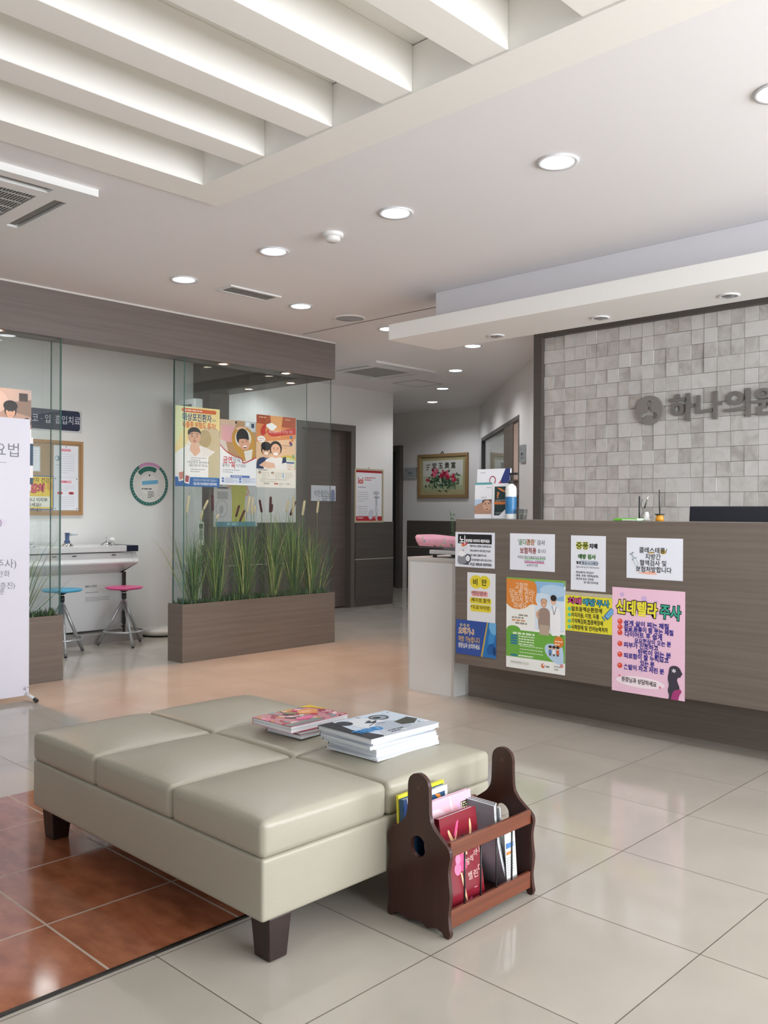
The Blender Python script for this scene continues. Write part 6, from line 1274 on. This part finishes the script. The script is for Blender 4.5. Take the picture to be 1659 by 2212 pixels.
# standing poster behind the glass
s = sheet_y(7.32, (462, 940), (556, 950), (462, 1138), '#c9cccf', rough=.5); H_ = s.H
s.poly([(40, H_), (42, H_*.70), (38, H_*.56), (44, H_*.44), (54, H_*.42), (60, H_*.42), (70, H_*.46), (76, H_*.56), (70, H_*.72), (72, H_)], '#b5b552', 2); s.ell(57, H_*.35, 8, 9, '#d9b49a', 3); s.ell(57, H_*.33, 9, 8, '#5a4436', 2.6)
s.stroke([(44, H_*.46), (34, H_*.58), (30, H_*.50)], 4, '#c9a68c', 3); s.stroke([(70, H_*.48), (80, H_*.62), (70, H_*.66)], 4, '#c9a68c', 3); s.rect(8, H_*.56, 24, 3, '#4a4d50', 2); s.lines(9, H_*.50, 22, 2, 6, 2, '#8a8d92', 2); s.rect(8, H_*.61, 24, 14, '#a4a8ac', 2); s.ell(18, H_*.80, 14, 17, '#b4b9bd', 2); s.ell(18, H_*.80, 11, 14, '#c9cccf', 2.2); s.ell(17, H_*.81, 5, 8, '#a9aeb3', 2.4)
s.rect(4, H_*.945, 92, H_*.055, '#4f8fa8', 3); s.lines(30, H_*.955, 40, 1, 5, 5, '#8fbccb', 4); s.done('wall_poster', 'pale poster of a woman in a yellow-green dress behind the planter glass', 'poster')

# ================================================================== CORRIDOR END
PXX = 9.948
(ya, zt_), (yb, _), (_, zb_) = onx(903, 982, PXX-.02), onx(1011, 977, PXX-.02), onx(906, 1076, PXX-.02)
t = thing('framed_painting', (PXX, (ya+yb)/2, zb_), 'wooden framed painting of red peonies with four ink characters', 'painting')
WF = mat('honey_wood_frame', (.30, .19, .085), .45); f = .045; zt_ = (onx(903, 983, PXX-.02)[1]+onx(1011, 977, PXX-.02)[1])/2
fr_ = MB(); fr_.box(PXX-.035, PXX, yb, ya, zt_-f, zt_, WF).box(PXX-.035, PXX, yb, ya, zb_, zb_+f, WF).box(PXX-.035, PXX, yb, yb+f, zb_+f, zt_-f, WF).box(PXX-.035, PXX, ya-f, ya, zb_+f, zt_-f, WF); fr_.build('frame', t, bevel=.004)
MB().tube([(PXX-.02, (ya+yb)/2+.03, zt_), (PXX-.02, (ya+yb)/2, zt_+.035), (PXX-.02, (ya+yb)/2-.03, zt_)], .006, 6, BLACK).build('hanger', t)
s = Sheet((PXX-.012, ya-f, zt_-f), (0, -1, 0), (0, 0, -1), ya-yb-2*f, zt_-zb_-2*f, '#a8a078', rough=.4); H_ = s.H
s.rect(6, 6, 88, H_-14, '#cfd0c8', 1); s.poly([(6, H_*.5), (94, H_*.5), (94, H_-8), (6, H_-8)], '#b9c0a4', 1.2); s.poly([(6, H_*.75), (94, H_*.75), (94, H_-8), (6, H_-8)], '#a3ad88', 1.4)
for i, ch in enumerate('堂玉貴富'): s.text(26+14*i, 10, 11, ch, '#38342e', l=3, bold=.02)
s.lines(14, 12, 8, 3, 4, 2, '#5a5650', 3)
R = random.Random(9)
for i in range(16): x = R.uniform(20, 85); s.stroke([(x, H_*.86), (x+R.uniform(-5, 5), H_*.6), (x+R.uniform(-8, 8), H_*.45)], .8, '#4d5a40', 2.2)
for i in range(120):
    x = R.gauss(52, 19); y = H_*.62+R.gauss(0, H_*.11)
    if 12 < x < 90: s.ell(x, y, R.uniform(2, 5), R.uniform(1, 2.2), R.choice(['#33523a', '#47664a', '#263d2c', '#6a8262']), 2.4+i*.004, R.uniform(0, 180), n=8)
for (x, y, r) in ((32, .40, 9), (55, .43, 8), (61, .52, 7), (74, .56, 8), (18, .60, 5), (48, .49, 6)):
    for k in range(14): a = R.uniform(0, 6.28); q = R.uniform(0, r*.7); s.ell(x+q*math.cos(a), H_*y+q*math.sin(a), r*.38, r*.3, R.choice(['#a8203c', '#c43a58', '#8a1830', '#d46a80']), 3.2+k*.02, R.uniform(0, 180), n=8)
s.done('canvas', None, None, parent=t)
def plaque(pts, P, N, R_, label):
    a, b, c = (onp(*p, P, N) for p in pts); w = (b-a).length; h = (a-c).length
    s = Sheet(a, (b-a).normalized(), (0, 0, -1), w, h, '#a2a6a8', rough=.3, thick=.012); s.lines(18, s.H*.2, 28, 1, 6, 5, '#5d6266', 2); s.lines(34, s.H*.45, 50, 1, 6, 8, '#4a4f54', 2); s.rect(30, s.H*.7, 52, 4, '#7a7f84', 2)
    s.done('door_plaque', label, 'plaque')
plaque(((874, 1011), (900, 1009.5), (874, 1034)), (9.935, 9, 1.5), Vector((1, 0, 0)), None, 'small grey door plaque left of the peony painting')
plaque(((1124, 962), (1136, 960), (1124, 999)), P0-NW*-.003, NW, None, 'small grey plaque right of the framed corridor opening')
# leafy sprig beyond the desk end
R = random.Random(5); bx_, by_ = 4.62, onx(981, 1150, 4.62)[0]
t = thing('potted_plant', (bx_, by_+.03, .866), 'thin leafy sprig just behind the left end of the desk', 'plant')
mb = MB(); 
for k in range(3):
    b = Vector((bx_, by_+.0, .94)); mb.tube([b, b+Vector((0, .01*k, .1)), b+Vector((0, .015+.012*k, .2+.02*k))], .0012, 5, GR[0])
    for i in range(7): z_ = .03+i*.028; c_ = b+Vector((0, .006*k+.008, z_)); a = R.uniform(-1, 1); L = Vector((0, math.copysign(.016, a), .012)); mb.add([c_, c_+L*.5+Vector((.004, 0, .004)), c_+L, c_+L*.5-Vector((-.002, 0, .005))], [(0, 1, 2, 3)], GR[0])
mb.build('leaves', t, fixn=False)
MB().lathe((bx_, by_, .866), [(.0001, .0), (.02, .0), (.026, .07), (.022, .074), (.0001, .07)], 20, BLACK).build('pot', t)
# dark things on the rear-room shelves
for k, (z_, c_, w_, h_, lb) in enumerate(((1.247, .26, .16, .09, 'dark object on the shelf in the rear room, just below the pink wall'), (.877, .28, .2, .12, 'black case on the middle shelf of the rear room'), (1.247, .50, .14, .16, 'dark binder on the rear-room shelf hidden partly by the brown post'))):
    o = MB().prism([(qa0+.06, z_), (qa1-.04, z_), (qa1-.04, z_+h_), (qa0+.06, z_+h_)], lambda a, b, c: wv(a, b, c), c_, c_+w_, BLACK).build('storage_box', bevel=.008); tagp(o, lb, 'box')
